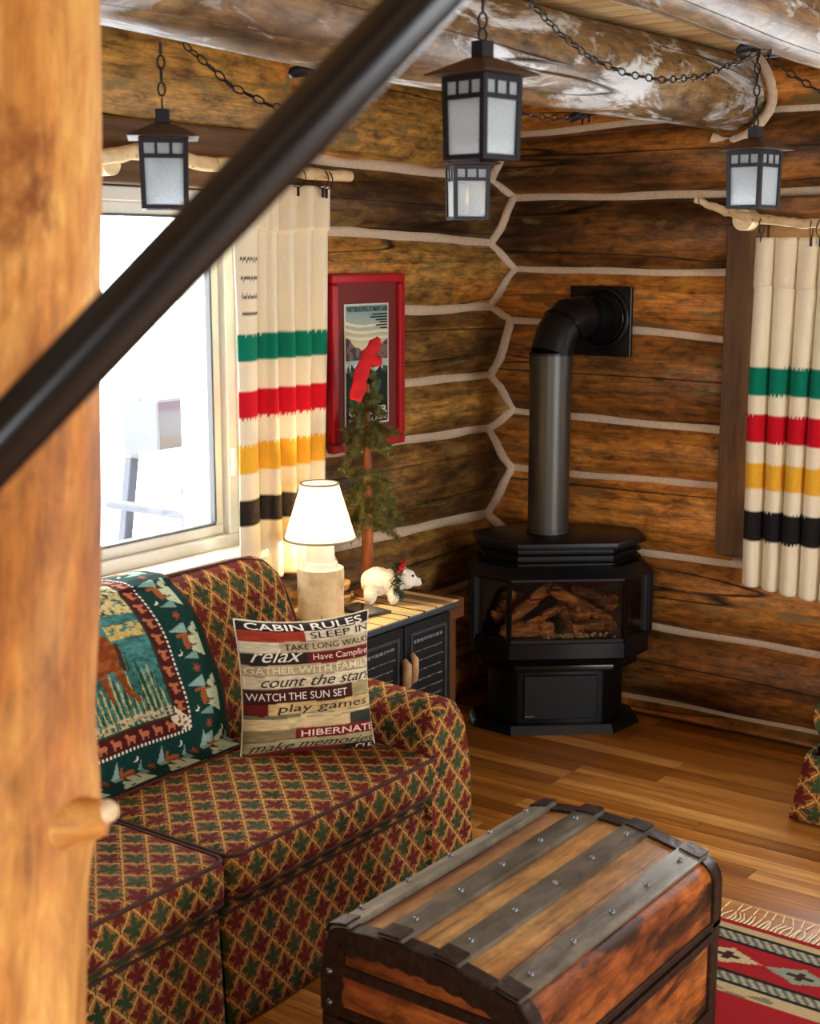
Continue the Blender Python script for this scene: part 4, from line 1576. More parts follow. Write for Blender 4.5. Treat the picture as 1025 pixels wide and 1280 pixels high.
# lid ends (boards)
for xx in (TX0, TX1 - 0.012):
    b = MB()
    vs0 = [b.bm.verts.new((xx, y, z)) for y, z in lid_pts]
    vs1 = [b.bm.verts.new((xx + 0.012, y, z)) for y, z in lid_pts]
    b.bm.faces.new(vs0); b.bm.faces.new(vs1[::-1])
    for i in range(len(lid_pts)):
        j = (i + 1) % len(lid_pts)
        b.bm.faces.new((vs0[i], vs0[j], vs1[j], vs1[i]))
    b.build('lid_end', M['trunkside'], None, axis=1)
for s in ss_:
    sl = lid_band('slat', s - 0.030, s + 0.030, TX0 + 0.002, TX1 - 0.002, 0.002, 0.016, M['slatw'], n=4)
    for xx in (TX0 - 0.004, TX1 - 0.046):
        lid_band('slat_clamp', s - 0.026, s + 0.026, xx, xx + 0.05, 0.014, 0.021, M['trunkiron'], n=3)
    for k in range(5):
        xx = lerp(TX0 + 0.09, TX1 - 0.09, k / 4)
        y, z, ny, nz = lid_at(s)
        b = MB(); b.ball((xx, y + ny * 0.017, z + nz * 0.017), 0.0065, 2); b.build('rivet', M['rivet'], smooth=80)
for x0 in (TX0 - 0.006, TX1 - 0.034):
    lid_band('iron_band', 0.0, LT, x0, x0 + 0.04, 0.0, 0.008, M['trunkiron'], n=50)
# lip of the near band folded over the end board
for xx, sg in ((TX0 - 0.008, 1), (TX1 + 0.001, -1)):
    V = []
    n = 50
    for i in range(n + 1):
        y, z, ny, nz = lid_at(LT * i / n)
        dpt = 0.046 + 0.004 * math.sin(i * 1.9)
        for (dx, h) in ((0, 0.008), (0, -dpt), (0.007, -dpt), (0.007, 0.008)):
            V.append((xx + dx, y + ny * h, z + nz * h))
    f = []
    for i in range(n):
        for k in range(4):
            f.append((i * 4 + k, i * 4 + (k + 1) % 4, (i + 1) * 4 + (k + 1) % 4, (i + 1) * 4 + k))
    pydata('iron_edge', V, f, M['trunkiron'], None, smooth=False)
# body
b = MB(); b.box((TX0 + 0.004, yb + 0.004, 0.03), (TX1 - 0.004, ya - 0.004, 0.328), 0.006, 1); b.build('body', M['trunkside'], None, axis=0)
def strap(lo, hi, mat=None, nm='iron_strap'):
    b = MB(); b.box(lo, hi, 0.002, 1); return b.build(nm, mat or M['trunkiron'], None)
for z0, z1, h in ((0.335, 0.352, 0.010), (0.305, 0.325, 0.012), (0.10, 0.125, 0.010), (0.02, 0.05, 0.012)):
    strap((TX0 - 0.002, yb - h + 0.002, z0), (TX1 + 0.002, yb + 0.004, z1))
    strap((TX0 - 0.002, ya - 0.004, z0), (TX1 + 0.002, ya + h - 0.002, z1))
    strap((TX0 - h, yb - 0.002, z0), (TX0 + 0.004, ya + 0.002, z1))
    strap((TX1 - 0.004, yb - 0.002, z0), (TX1 + h, ya + 0.002, z1))
strap((TX0 - 0.009, yb + 0.045, 0.425), (TX0 + 0.002, ya - 0.02, 0.448), M['trunkiron'], 'end_slat')
for xx in (TX0 - 0.006, TX1 - 0.034):
    for yy in (yb - 0.006, ya - 0.034):
        strap((xx, yy, 0.02), (xx + 0.04, yy + 0.04, 0.334), None, 'corner_iron')
for yy in (ya - 0.02, yb + 0.04):
    for z in (0.43, 0.36):
        b = MB(); b.ball((TX0 - 0.011, yy, z), 0.008, 2); b.build('rivet', M['rivet'], smooth=80)
b = MB(); b.box((TX0 - 0.03, -1.96, 0.20), (TX0 - 0.012, -1.82, 0.235), 0.006, 2); b.build('leather_handle', M['trunkiron'])
adopt(TR, [q for q in before() - snap if q.parent is None])

# ------------------------------------------------------------------ rug
RX0, RX1, RY0, RY1 = -4.1, -1.672, -3.1, -1.58


def rug_col(t, y):
    col = np.tile(C3(150, 22, 24), (t.size, 1))
    beige, black, red = C3(190, 168, 122), C3(26, 20, 18), C3(158, 20, 26)
    tw = np.where((((y + t * 0.8) % 0.026) < 0.014)[:, None], C3(168, 164, 140), C3(92, 92, 78))

    def band(a, b_, c):
        m_ = (t >= a) & (t < b_)
        col[m_] = c[m_] if getattr(c, 'ndim', 1) == 2 else c
    for off in (0.0, 0.55, 1.1, 1.65):
        o_ = off
        for a, b_, c in ((0, .024, red), (.024, .050, beige), (.050, .064, black), (.064, .108, tw), (.108, .126, black), (.126, .275, red), (.275, .290, black),
                         (.290, .330, tw), (.330, .344, black), (.344, .392, beige), (.392, .55, red)):
            band(o_ + a, o_ + b_, c)
        # stepped diamonds
        k = np.floor((y + 0.02) / 0.205)
        yy = (y + 0.02) - (k + 0.5) * 0.205
        tt = np.round((t - o_ - 0.20) / 0.006) * 0.006
        d = np.abs(yy) / 0.098 + np.abs(tt) / 0.045
        inb = (t >= o_ + .126) & (t < o_ + .275)
        m_ = inb & (d < 1)
        alt = (k % 2 == 0)
        col[m_ & alt] = C3(196, 176, 132)
        col[m_ & ~alt] = C3(140, 148, 124)
        cr = inb & (((np.abs(tt) < 0.007) & (np.abs(yy) < 0.036)) | ((np.abs(yy) < 0.010) & (np.abs(tt) < 0.020)))
        col[cr] = C3(60, 26, 24)
    m_ = (t > .344) & (t < .392) & (vnoise(y * 14, t * 40, 2) > 0.62)
    col[m_] = C3(122, 122, 86)
    rib = 0.8 + 0.2 * np.cos(t * 2 * np.pi / 0.012)
    return np.clip(col * rib[:, None], 0, 1)


nu, nv = 500, 330
xs = np.linspace(RX1, RX0, nu); ys = np.linspace(RY0, RY1, nv)
xx, yy = np.meshgrid(xs, ys, indexing='ij')
zz = 0.009 + 0.0012 * np.sin(xx * 520) * 0 + 0.001 * np.sin(yy * 9)
V = np.stack([xx.ravel(), yy.ravel(), zz.ravel()], 1)
RUG = tag(empty('woven_rug', (-2.7, -2.4, 0)), 'red woven rug with striped bands and stepped diamonds under the trunk', 'rug')
snap = before()
o = pydata('weave', V, grid_faces(nu, nv), M['rug'], None, col=rug_col(RX1 - xx.ravel(), yy.ravel()))
m = o.modifiers.new('thickness', 'SOLIDIFY'); m.thickness = 0.007; m.offset = -1
b = MB()
for i in range(110):
    y = lerp(RY0 + 0.01, RY1 - 0.01, i / 109)
    j1, j2 = rng.uniform(-0.008, 0.008), rng.uniform(-0.012, 0.012)
    b.tube([(RX1 - 0.004, y, 0.010), (RX1 + 0.02, y + j1 * 0.5, 0.006), (RX1 + 0.05, y + j1, 0.004), (RX1 + 0.085, y + j2, 0.004)], [0.0028, 0.0026, 0.0024, 0.0016], 5)
    if i % 2:
        b.tube([(RX1 + 0.095, y + j2, 0.004), (RX1 + 0.14, y + j1 + 0.004, 0.004)], [0.0022, 0.0014], 5)
o = b.build('fringe', M['fringe']); o['kind'] = 'stuff'
adopt(RUG, [q for q in before() - snap if q.parent is None])

# ------------------------------------------------------------------ striped curtains on branch rods
def curtain(name, label, axis, a0, a1, d0, ztop, zbot, stripes, pts_marks, folds, amp, phase, flip, flapz, drift=0.0, hem=None):
    """axis 'x': hangs along x in front of the left wall; 'y': along y in front of the right wall"""
    root = tag(empty(name, (lerp(a0, a1, .5), d0, zbot) if axis == 'x' else (d0, lerp(a0, a1, .5), zbot)), label, 'curtain', 'striped wool blanket curtains')
    snap = before()
    nu, nv = 150, 150

    def surf(s, z, off):
        k = (ztop - z) / (ztop - zbot)
        f = abs(math.sin(math.pi * float(np.interp(s + 0.012 * math.sin(4 * k), *folds)) + phase))
        f = 2 * f ** 0.55 - 1
        dd = amp * f * (0.55 + 0.45 * min(1, k * 2.5)) + 0.006 * math.sin(9 * s + 3 * k)
        a = lerp(a0, a1, s) + drift * k * s + 0.15 * amp * math.cos(2 * math.pi * float(np.interp(s, *folds)) + phase)
        return (a, d0 - dd - off, z) if axis == 'x' else (d0 - dd - off, a, z)

    V, C_ = [], []
    cream = C3(236, 222, 192)
    for i in range(nu):
        s = i / (nu - 1)
        zb = zbot + (hem(s) if hem else 0.0)
        for j in range(nv):
            z = lerp(zb, ztop, j / (nv - 1))
            V.append(surf(s, z, 0.0))
            c = cream
            zj = z + 0.0012 * math.sin(i * 2.3) + 0.0012 * math.sin(i * 5.1)
            for (z0, z1, cc) in stripes:
                if z0 <= zj <= z1:
                    c = cc
            for zm in pts_marks:
                if abs(zj - zm) < 0.0045 and 0.04 < s < 0.30:
                    c = C3(50, 44, 40)
            C_.append(c)
    o = pydata('panel', V, grid_faces(nu, nv), M['wool'], None, col=np.array(C_))
    m = o.modifiers.new('thickness', 'SOLIDIFY'); m.thickness = 0.005; m.offset = 0
    V = []
    for i in range(100):
        s = i / 99
        for j in range(12):
            V.append(surf(s, lerp(flapz + 0.006 * math.sin(s * 9), ztop + 0.004, j / 11), 0.009))
    o = pydata('folded_flap', V, grid_faces(100, 12), M['wool'], None, col=np.tile(C3(232, 216, 184), (1200, 1)))
    m = o.modifiers.new('thickness', 'SOLIDIFY'); m.thickness = 0.005; m.offset = 0
    adopt(root, [q for q in before() - snap if q.parent is None])
    return root


GRN, RED, YEL, BLK = C3(10, 118, 92), C3(196, 20, 36), C3(232, 172, 52), C3(34, 30, 30)
curtain('blanket_curtain', 'cream wool curtain with green, red, yellow and black stripes beside the red framed poster', 'x', -1.85, -1.365, -0.146, 2.135, 0.80,
        [(1.558, 1.644, GRN), (1.365, 1.459, RED), (1.180, 1.276, YEL), (1.002, 1.093, BLK)], [1.889, 1.828, 1.771, 1.713], ([0, .36, .50, .64, .78, 1], [0, 1, 1.8, 2.6, 3.4, 4.5]), 0.034, 0.5, 1, 1.985, drift=-0.05)
curtain('blanket_curtain', 'cream wool curtain with green, red, yellow and black stripes beside the brown trim board', 'y', -1.265, -1.62, -0.175, 1.965, 0.615,
        [(1.385, 1.490, GRN), (1.205, 1.310, RED), (1.025, 1.125, YEL), (0.825, 0.940, BLK)], [], ([0, 1], [0, 4.2]), 0.038, 0.5, 1, 1.785, drift=0.035, hem=lambda s: 0.03 * (1 - s))


def branch(name, label, pts, rads, brk, ends, mat, rings, ringaxis):
    root = tag(empty(name, pts[0]), label, 'curtain rod')
    snap = before()
    P = [Vector(p) for p in pts]
    fine, fr = [], []
    rr = random.Random(len(name) + int(rads[0] * 10000))
    for i in range(len(P) - 1):
        for k in range(8):
            t = k / 8
            fine.append(P[i].lerp(P[i + 1], t) + Vector((0, 0, rr.uniform(-.003, .003))))
            fr.append(lerp(rads[i], rads[i + 1], t) * rr.uniform(0.93, 1.08))
    fine.append(P[-1]); fr.append(rads[-1])
    b = MB(); b.tube(fine, fr, 12)
    rod = b.build('branch', mat, None, axis=0 if ringaxis == 'x' else 1, smooth=70)
    for q in ends:
        i = q
        b = MB(); d = (P[i] - P[i - 1 if i else 1]).normalized() * 0.001
        b.tube([P[i], P[i] + d], rads[i] * 0.96, 12); b.build('cut_end', M['cut'], None, smooth=30)
    for c, r, ax in brk:
        c = Vector(c)
        d = Vector((0, 0.09, 0)) if ax == 'y' else Vector((0.10, 0, 0))
        b = MB(); b.tube([c - d * 0.4, c + d], r, 20); b.build('log_bracket', M['cut'], None, axis=1, smooth=30)
    for c, r in rings:
        b = MB(); b.ring(c, r, 0.0022, ringaxis, 20, 6, mat=Matrix.Rotation(rr.uniform(-.3, .3), 3, 'Z')); b.build('ring', M['iron'], None, smooth=60)
        b = MB(); b.box((c[0] - 0.004, c[1] - 0.004, c[2] - r - 0.03), (c[0] + 0.004, c[1] + 0.004, c[2] - r), 0.001, 1); b.build('ring_clip', M['iron'], None)
    adopt(root, [q for q in before() - snap if q.parent is None])


branch('branch_curtain_rod', 'pale birch branch curtain rod above the bright window', [(-2.95, -0.185, 2.19), (-2.55, -0.185, 2.165), (-2.28, -0.185, 2.205), (-2.0, -0.185, 2.188), (-1.65, -0.185, 2.183), (-1.27, -0.185, 2.178)],
       [0.020, 0.019, 0.024, 0.023, 0.022, 0.019], [((-2.36, -0.125, 2.17), 0.036, 'y')], [5], M['birch'], [((-1.42, -0.185, 2.162), 0.031), ((-1.40, -0.185, 2.160), 0.031), ((-1.55, -0.185, 2.162), 0.031), ((-1.70, -0.185, 2.165), 0.031)], 'x')
branch('branch_curtain_rod', 'knotty branch curtain rod on a log bracket above the brown trim board', [(-0.215, -1.02, 2.112), (-0.205, -1.14, 2.065), (-0.205, -1.28, 2.035), (-0.205, -1.45, 2.018), (-0.205, -1.65, 2.01), (-0.205, -2.8, 2.02)],
       [0.012, 0.016, 0.017, 0.018, 0.018, 0.017], [((-0.16, -1.205, 2.035), 0.040, 'x')], [0], M['birch'], [((-0.205, -1.285, 2.012), 0.030), ((-0.205, -1.475, 1.998), 0.032), ((-0.205, -1.51, 1.998), 0.032)], 'y')

# ------------------------------------------------------------------ red framed poster
PO = tag(empty('framed_poster', (-1.08, -0.11, 1.20)), 'red framed mountain lake travel poster on the log wall above the little tree', 'poster')
snap = before()
px0, px1, pz0, pz1 = -1.305, -0.862, 1.185, 1.838
yf = -0.118
for (x0, z0, x1, z1) in ((px0, pz1 - 0.036, px1, pz1), (px0, pz0, px1, pz0 + 0.036), (px0, pz0 + 0.036, px0 + 0.038, pz1 - 0.036), (px1 - 0.038, pz0 + 0.036, px1, pz1 - 0.036)):
    b = MB(); b.box((x0, yf - 0.012, z0), (x1, yf + 0.025, z1), 0.008, 2); b.build('frame_rail', M['redframe'])
b = MB(); b.box((px0 + 0.03, yf + 0.006, pz0 + 0.03), (px1 - 0.03, yf + 0.018, pz1 - 0.03)); b.build('mat_board', M['redmat'])
qx0, qx1, qz0, qz1 = -1.222, -0.955, 1.275, 1.728
nu, nv = 110, 180
U_, W_ = np.meshgrid(np.linspace(0, 1, nu), np.linspace(0, 1, nv), indexing='ij')
U_, W_ = U_.ravel(), W_.ravel()


def poster_col(u, w):
    sky = C3(120, 158, 158)[None] * (1 - np.clip((0.97 - w) / 0.35, 0, 1))[:, None] + C3(222, 208, 160)[None] * np.clip((0.97 - w) / 0.35, 0, 1)[:, None]
    col = sky.copy()
    cl = (w > 0.68) & (w < 0.86) & (np.sin(w * 120 + 6 * u + 2 * np.sin(5 * u)) > 0.35)
    col[cl] = C3(232, 222, 186)
    m1 = 0.565 + 0.16 * np.clip(1 - u / 0.42, 0, 1) + 0.05 * vnoise(u * 9, u * 0, 4)
    m2 = 0.565 + 0.12 * np.clip((u - 0.5) / 0.5, 0, 1) + 0.04 * vnoise(u * 12, u * 0, 6)
    m3 = 0.56 + 0.07 * np.clip(1 - np.abs(u - 0.42) / 0.2, 0, 1)
    mt = (w < np.maximum(np.maximum(m1, m2), m3)) & (w >= 0.54)
    col[mt] = C3(70, 66, 72)
    col[mt & (vnoise(u * 14, w * 24, 9) > 0.55)] = C3(128, 100, 92)
    lk = (w < 0.54) & (w >= 0.44)
    col[lk] = C3(170, 188, 182)
    col[lk & (vnoise(u * 6, w * 60, 5) > 0.6)] = C3(206, 210, 196)
    fo = w < 0.44 + 0.08 * vnoise(u * 26, u * 0, 7) * (np.abs(u - 0.5) > 0.2)
    col[fo] = C3(30, 42, 34)
    col[fo & (vnoise(u * 14, w * 20, 3) > 0.62)] = C3(62, 92, 60)
    col[w < 0.17] = C3(28, 30, 30)
    bd = (u < 0.025) | (u > 0.975) | (w < 0.015) | (w > 0.985)
    col[bd] = C3(220, 214, 196)
    return col


V = np.stack([lerp(qx0, qx1, U_), np.full(U_.size, yf + 0.001), lerp(qz0, qz1, W_)], 1)
pr_ = pydata('poster_print', V, [q for q in grid_faces(nu, nv)], M['paper'], None, col=poster_col(U_, W_))
m = pr_.modifiers.new('thickness', 'SOLIDIFY'); m.thickness = 0.003; m.offset = -1
def on_poster(u, w):
    return np.stack([qx0 + (qx1 - qx0) * u, np.full(np.size(u), yf - 0.0035), qz0 + (qz1 - qz0) * w], 1)
lettering('VISIT BEAUTIFUL ST. MARY LAKE', (0.04, 0.935, 0.96, 0.975), on_poster, M['darkink'], pr_, bold=0.02)
lettering('GLACIER', (0.06, 0.085, 0.94, 0.15), on_poster, M['whiteink'], pr_, bold=0.01)
lettering('NATIONAL PARK', (0.06, 0.03, 0.94, 0.062), on_poster, M['creamink'], pr_)
for k, (u0, w0) in enumerate(((0.62, 0.905), (0.58, 0.882), (0.70, 0.858), (0.78, 0.838), (0.70, 0.815), (0.80, 0.79))):
    b = MB(); b.box((lerp(qx0, qx1, u0), yf - 0.0035, lerp(qz0, qz1, w0)), (lerp(qx0, qx1, 0.95), yf - 0.0015, lerp(qz0, qz1, w0 + 0.011))); b.build('caption_line', M['darkink'], pr_)
adopt(PO, [q for q in before() - snap if q.parent is None])

# ------------------------------------------------------------------ end table cabinet
TT = 0.66
tb = tag(empty('cabinet_table', (-1.41, -0.35, 0)), 'black painted cabinet end table with lettered doors between sofa and stove', 'cabinet')
snap = before()
cx0, cx1, cy0, cy1 = -1.725, -1.12, -0.535, -0.15
b = MB(); b.box((cx0, cy0 + 0.02, 0.03), (cx1, cy1, TT - 0.026), 0.003, 1); b.build('carcass', M['blackwood'], axis=2)
b = MB(); b.box((cx0 - 0.012, cy0 - 0.012, TT - 0.028), (cx1 + 0.012, cy1 + 0.005, TT - 0.004), 0.005, 2); b.build('table_top', M['bluegrey'])
for x0, x1 in ((cx0 + 0.015, -1.425), (-1.415, cx1 - 0.015)):
    b = MB(); b.box((x0, cy0, 0.06), (x1, cy0 + 0.02, TT - 0.04), 0.003, 1)
    d = b.build('door', M['blackwood'])
    for (u0, v0, u1, v1) in ((x0 + 0.03, TT - 0.082, x1 - 0.03, TT - 0.072), (x0 + 0.03, 0.09, x1 - 0.03, 0.10), (x0 + 0.03, 0.10, x0 + 0.040, TT - 0.082), (x1 - 0.040, 0.10, x1 - 0.03, TT - 0.082)):
        b = MB(); b.box((u0, cy0 - 0.006, v0), (u1, cy0 + 0.002, v1), 0.002, 1); b.build('moulding', M['bluegrey'], d)
    b = MB()
    rr = random.Random(int(x0 * -100))
    for row in range(13):
        z = TT - 0.11 - row * 0.036
        u = x0 + 0.05
        while u < x1 - 0.06:
            wdt = rr.uniform(0.006, 0.02)
            b.box((u, cy0 - 0.0015, z + rr.uniform(-.002, .002)), (min(u + wdt, x1 - 0.05), cy0 + 0.001, z + (0.010 if row == 0 else 0.004)))
            u += wdt + 0.006
    o = b.build('faint_lettering', M['chalk'], d); o['kind'] = 'stuff'
for x0, dz, r in ((-1.442, 0.0, 0.017), (-1.396, 0.012, 0.014)):
    b = MB(); b.tube([(x0, cy0 - 0.012, 0.40 + dz), (x0 + 0.002, cy0 - 0.024, 0.42 + dz), (x0, cy0 - 0.028, 0.455 + dz), (x0 + 0.003, cy0 - 0.026, 0.49 + dz), (x0 + 0.002, cy0 - 0.012, 0.51 + dz)], [r * 0.6, r, r * 1.05, r, r * 0.55], 12); b.build('handle', M['handle'], smooth=80)
for x0 in (cx0, cx1 - 0.045):
    for y0 in (cy0 + 0.02, cy1 - 0.045):
        b = MB(); b.box((x0, y0, 0.0), (x0 + 0.045, y0 + 0.045, 0.032), 0.002, 1); b.build('foot', M['blackwood'])
adopt(tb, [q for q in before() - snap if q.parent is None])

nu, nv = 220, 40
xs, ys = np.linspace(cx0 - 0.014, cx1 + 0.014, nu), np.linspace(cy0 - 0.014, cy1, nv)
xx, yy = np.meshgrid(xs, ys, indexing='ij')
t = (xx - xs[0]).ravel() + 0.004 * vnoise(yy.ravel() * 9, xx.ravel() * 9, 2)
cc = np.tile(C3(226, 194, 142), (t.size, 1))
for a, b_, c in ((0.06, 0.072, (60, 38, 26)), (0.17, 0.178, (150, 96, 50)), (0.265, 0.273, (120, 74, 40)), (0.325, 0.337, (52, 32, 24)), (0.345, 0.37, (176, 184, 140)), (0.415, 0.427, (52, 32, 24)), (0.49, 0.500, (60, 36, 26)), (0.54, 0.60, (150, 112, 66))):
    cc[(t >= a) & (t < b_)] = C3(*c)
V = np.stack([xx.ravel(), yy.ravel(), np.full(t.size, TT + 0.0006)], 1)
rn = pydata('striped_table_cover', V, grid_faces(nu, nv), M['print'], None, col=cc)
m = rn.modifiers.new('thickness', 'SOLIDIFY'); m.thickness = 0.004; m.offset = -1
tag(rn, 'tan striped cloth covering the top of the black cabinet', 'table cover')

# small bench between cabinet and stove
bn_ = tag(empty('wooden_bench', (-0.93, -0.30, 0)), 'low brown wooden bench squeezed between black cabinet and stove', 'bench')
snap = before()
b = MB(); b.box((-1.09, -0.40, 0.52), (-0.845, -0.15, 0.60), 0.004, 1); b.build('seat_slab', M['crate'], axis=0)
b = MB(); b.box((-1.07, -0.38, 0.0), (-1.02, -0.17, 0.52), 0.004, 1); b.build('leg_panel', M['crate'], axis=2)
b = MB(); b.box((-0.91, -0.38, 0.0), (-0.87, -0.17, 0.52), 0.004, 1); b.build('leg_panel', M['crate'], axis=2)
b = MB(); b.box((-1.02, -0.38, 0.08), (-0.91, -0.34, 0.24), 0.004, 1); b.build('rail', M['crate'], axis=0)
adopt(bn_, [q for q in before() - snap if q.parent is None])

# ------------------------------------------------------------------ table lamp
LX, LY = -1.612, -0.316
lamp = tag(empty('table_lamp', (LX, LY, TT)), 'lit table lamp with white shade and birch log base on the cabinet', 'lamp')
snap = before()
b = MB()
prof = [(0.078, 0.0), (0.081, 0.01), (0.080, 0.08), (0.082, 0.165), (0.080, 0.178)]
V, U = [], []
for i, (r, z) in enumerate(prof):
    for k in range(41):
        a = 2 * math.pi * k / 40
        V.append((LX + r * math.cos(a), LY + r * math.sin(a), TT + 0.003 + z)); U.append((a * 0.08, z))
f = [q[::-1] for q in grid_faces(5, 41)]
f.append(tuple(range(40))[::-1])
pydata('birch_base', V, f, M['birch'], None, uv=U)
b.lathe([(0.0, TT + 0.174), (0.079, TT + 0.174), (0.079, TT + 0.182), (0.05, TT + 0.186), (0.0, TT + 0.186)], 40, (LX, LY, 0)); b.build('base_top', M['cut'], None, smooth=30)
b = MB(); b.lathe([(0.062, TT + 0.184), (0.060, TT + 0.20), (0.050, TT + 0.206), (0.048, TT + 0.262), (0.044, TT + 0.272), (0.02, TT + 0.28), (0.016, TT + 0.32), (0.0, TT + 0.32)], 28, (LX, LY, 0)); b.build('socket', M['socket'], None, smooth=40)
b = MB(); b.tube([(LX + 0.052, LY - 0.02, TT + 0.19), (LX + 0.056, LY - 0.02, TT + 0.20), (LX + 0.050, LY - 0.02, TT + 0.21)], 0.006, 8); b.build('switch_knob', M['cut'], None, smooth=60)
b = MB(); b.ball((LX, LY, TT + 0.36), 0.028, 3, (1, 1, 1.2))
kb = NT('glowing_bulb'); kb.b.inputs['Emission Color'].default_value = (1.0, 0.78, 0.48, 1); kb.b.inputs['Emission Strength'].default_value = 14.0; kb.b.inputs['Base Color'].default_value = rgb(255, 240, 210)
b.build('bulb', kb.m, None, smooth=80)
zb, zt, rb, rt = TT + 0.285, TT + 0.475, 0.122, 0.064
V, U = [], []
for i in range(13):
    t = i / 12
    for k in range(73):
        a = 2 * math.pi * k / 72
        r = lerp(rb, rt, t) * (1 + 0.006 * (k % 2))
        V.append((LX + r * math.cos(a), LY + r * math.sin(a), lerp(zb, zt, t))); U.append((a * rb, t * 0.2))
sh = pydata('lamp_shade', V, grid_faces(13, 73), M['shade'], None, uv=U)
for z, r in ((zb, rb), (zt, rt)):
    b = MB(); b.ring((LX, LY, z), r, 0.0045, 'z', 48, 8); b.build('shade_trim', M['shadetrim'], sh, smooth=80)
adopt(lamp, [q for q in before() - snap if q.parent is None])
pl = bpy.data.lights.new('lamp_bulb_light', 'POINT')
pl.energy = 32.0
pl.color = (1.0, 0.72, 0.40)
pl.shadow_soft_size = 0.035
po = bpy.data.objects.new('lamp_bulb_light', pl)
po.location = (LX, LY, TT + 0.365)
COL.objects.link(po)
po.parent = lamp
po.matrix_parent_inverse = Matrix.Translation(-lamp.location)

# ------------------------------------------------------------------ things on the cabinet
tz = TT + 0.003
t_ = tag(empty('coaster_stack', (-1.395, -0.215, tz)), 'short stack of round wooden coasters behind the lamp base', 'coasters')
for k in range(4):
    b = MB(); b.lathe([(0, 0), (0.044, 0), (0.046, 0.004), (0.046, 0.010), (0.044, 0.014), (0, 0.014)], 28, (0.003 * math.sin(k * 2), 0.003 * math.cos(k * 3), k * 0.0145 + (0.02 if k > 1 else 0)))
    b.build('coaster', M['coaster'], t_, smooth=40)
b = MB(); b.lathe([(0, 0.0), (0.03, 0.0), (0.03, 0.02), (0, 0.02)], 20, (0, 0, 0.0295)); b.build('holder_ring', M['trim'], t_, smooth=40)

tabl = tag(empty('tablet', (-1.448, -0.374, tz)), 'dark glossy tablet lying flat on the striped cloth', 'tablet')
tabl.rotation_euler = (0, 0, math.atan2(-0.177, -0.031))
b = MB(); b.box((-0.09, -0.055, 0.0), (0.09, 0.055, 0.008), 0.003, 2); b.build('case', M['blackwood'], tabl, smooth=40)
b = MB(); b.box((-0.083, -0.048, 0.0075), (0.083, 0.048, 0.0088)); b.build('screen', M['gloss'], tabl)


def remeshed(parts, name, mat, parent, voxel=0.006, loc=(0, 0, 0)):
    b = MB()
    for c, r, sc in parts:
        b.ball(c, r, 3, sc)
    me = bpy.data.meshes.new('tmp'); b.bm.to_mesh(me); b.bm.free()
    o = bpy.data.objects.new('tmp', me); COL.objects.link(o)
    m1 = o.modifiers.new('r', 'REMESH'); m1.mode = 'VOXEL'; m1.voxel_size = voxel; m1.use_smooth_shade = True
    m2 = o.modifiers.new('s', 'SMOOTH'); m2.factor = 0.6; m2.iterations = 3
    dg = bpy.context.evaluated_depsgraph_get(); dg.update()
    res = bpy.data.meshes.new_from_object(o.evaluated_get(dg))
    bpy.data.objects.remove(o, do_unlink=True)
    res.name = name
    for q in res.vertices:
        n = vnoise(np.array([q.co.x * 150 + 40]), np.array([q.co.y * 150 + q.co.z * 170 + 40]), 3)[0]
        q.co += q.normal * (n - 0.5) * 0.004
    return link(name, res, mat, parent)


bear = tag(empty('bear_figurine', (-1.30, -0.375, tz)), 'white fleecy bear figurine wearing a green wreath beside the tablet', 'figurine')
bear.rotation_euler = (0, 0, R(-58))
bear.scale = (1.12,) * 3
remeshed([((-0.035, 0, 0.070), 0.05, (1.15, .95, .95)), ((0.005, 0, 0.068), 0.046, (1.1, .9, .95)), ((-0.058, 0.026, 0.03), 0.022, (1, 1, 1.45)), ((-0.058, -0.026, 0.03), 0.022, (1, 1, 1.45)), ((0.018, 0.025, 0.028), 0.02, (1, 1, 1.45)), ((0.018, -0.025, 0.028), 0.02, (1, 1, 1.45)),
          ((0.055, 0, 0.080), 0.034, (1, .95, 1)), ((0.088, 0, 0.070), 0.018, (1.3, .9, .85)), ((0.048, 0.024, 0.11), 0.010, (1, .7, 1)), ((0.048, -0.024, 0.11), 0.010, (1, .7, 1))], 'body', M['whitefur'], bear, 0.005)
b = MB(); b.ball((0.111, 0, 0.072), 0.008, 2); b.build('nose', M['nose'], bear, smooth=80)
for sg in (-1, 1):
    b = MB(); b.ball((0.080, sg * 0.017, 0.094), 0.0045, 2); b.build('eye', M['nose'], bear, smooth=80)
b = MB()
rr = random.Random(21)
for i in range(420):
    a = rr.uniform(0, 6.283)
    c = Vector((0.030 + rr.gauss(0, 0.006), 0.045 * math.cos(a), 0.072 + 0.046 * math.sin(a)))
    d = Vector((rr.gauss(0, 1) + 0.3, rr.gauss(0, 1) + math.cos(a), rr.gauss(0, 1) + math.sin(a))).normalized() * rr.uniform(0.014, 0.026)
    b.tube([c, c + d], [0.0021, 0.0006], 4)
wr_ = b.build('wreath', M['wreath'], bear)
for i in range(7):
    a = rr.uniform(0.4, 2.6)
    b = MB(); b.ball((0.036 + rr.uniform(0, .01), 0.05 * math.cos(a), 0.072 + 0.055 * math.sin(a)), 0.0075, 2); b.build('berry', M['berry'], wr_, smooth=80)
b = MB()
for sg in (-1, 1):
    b.tube([(0.045, 0, 0.122), (0.05, sg * 0.014, 0.136), (0.05, sg * 0.030, 0.128), (0.048, sg * 0.014, 0.116), (0.045, 0, 0.120)], 0.006, 6)
b.build('bow', M['berry'], bear, smooth=80)

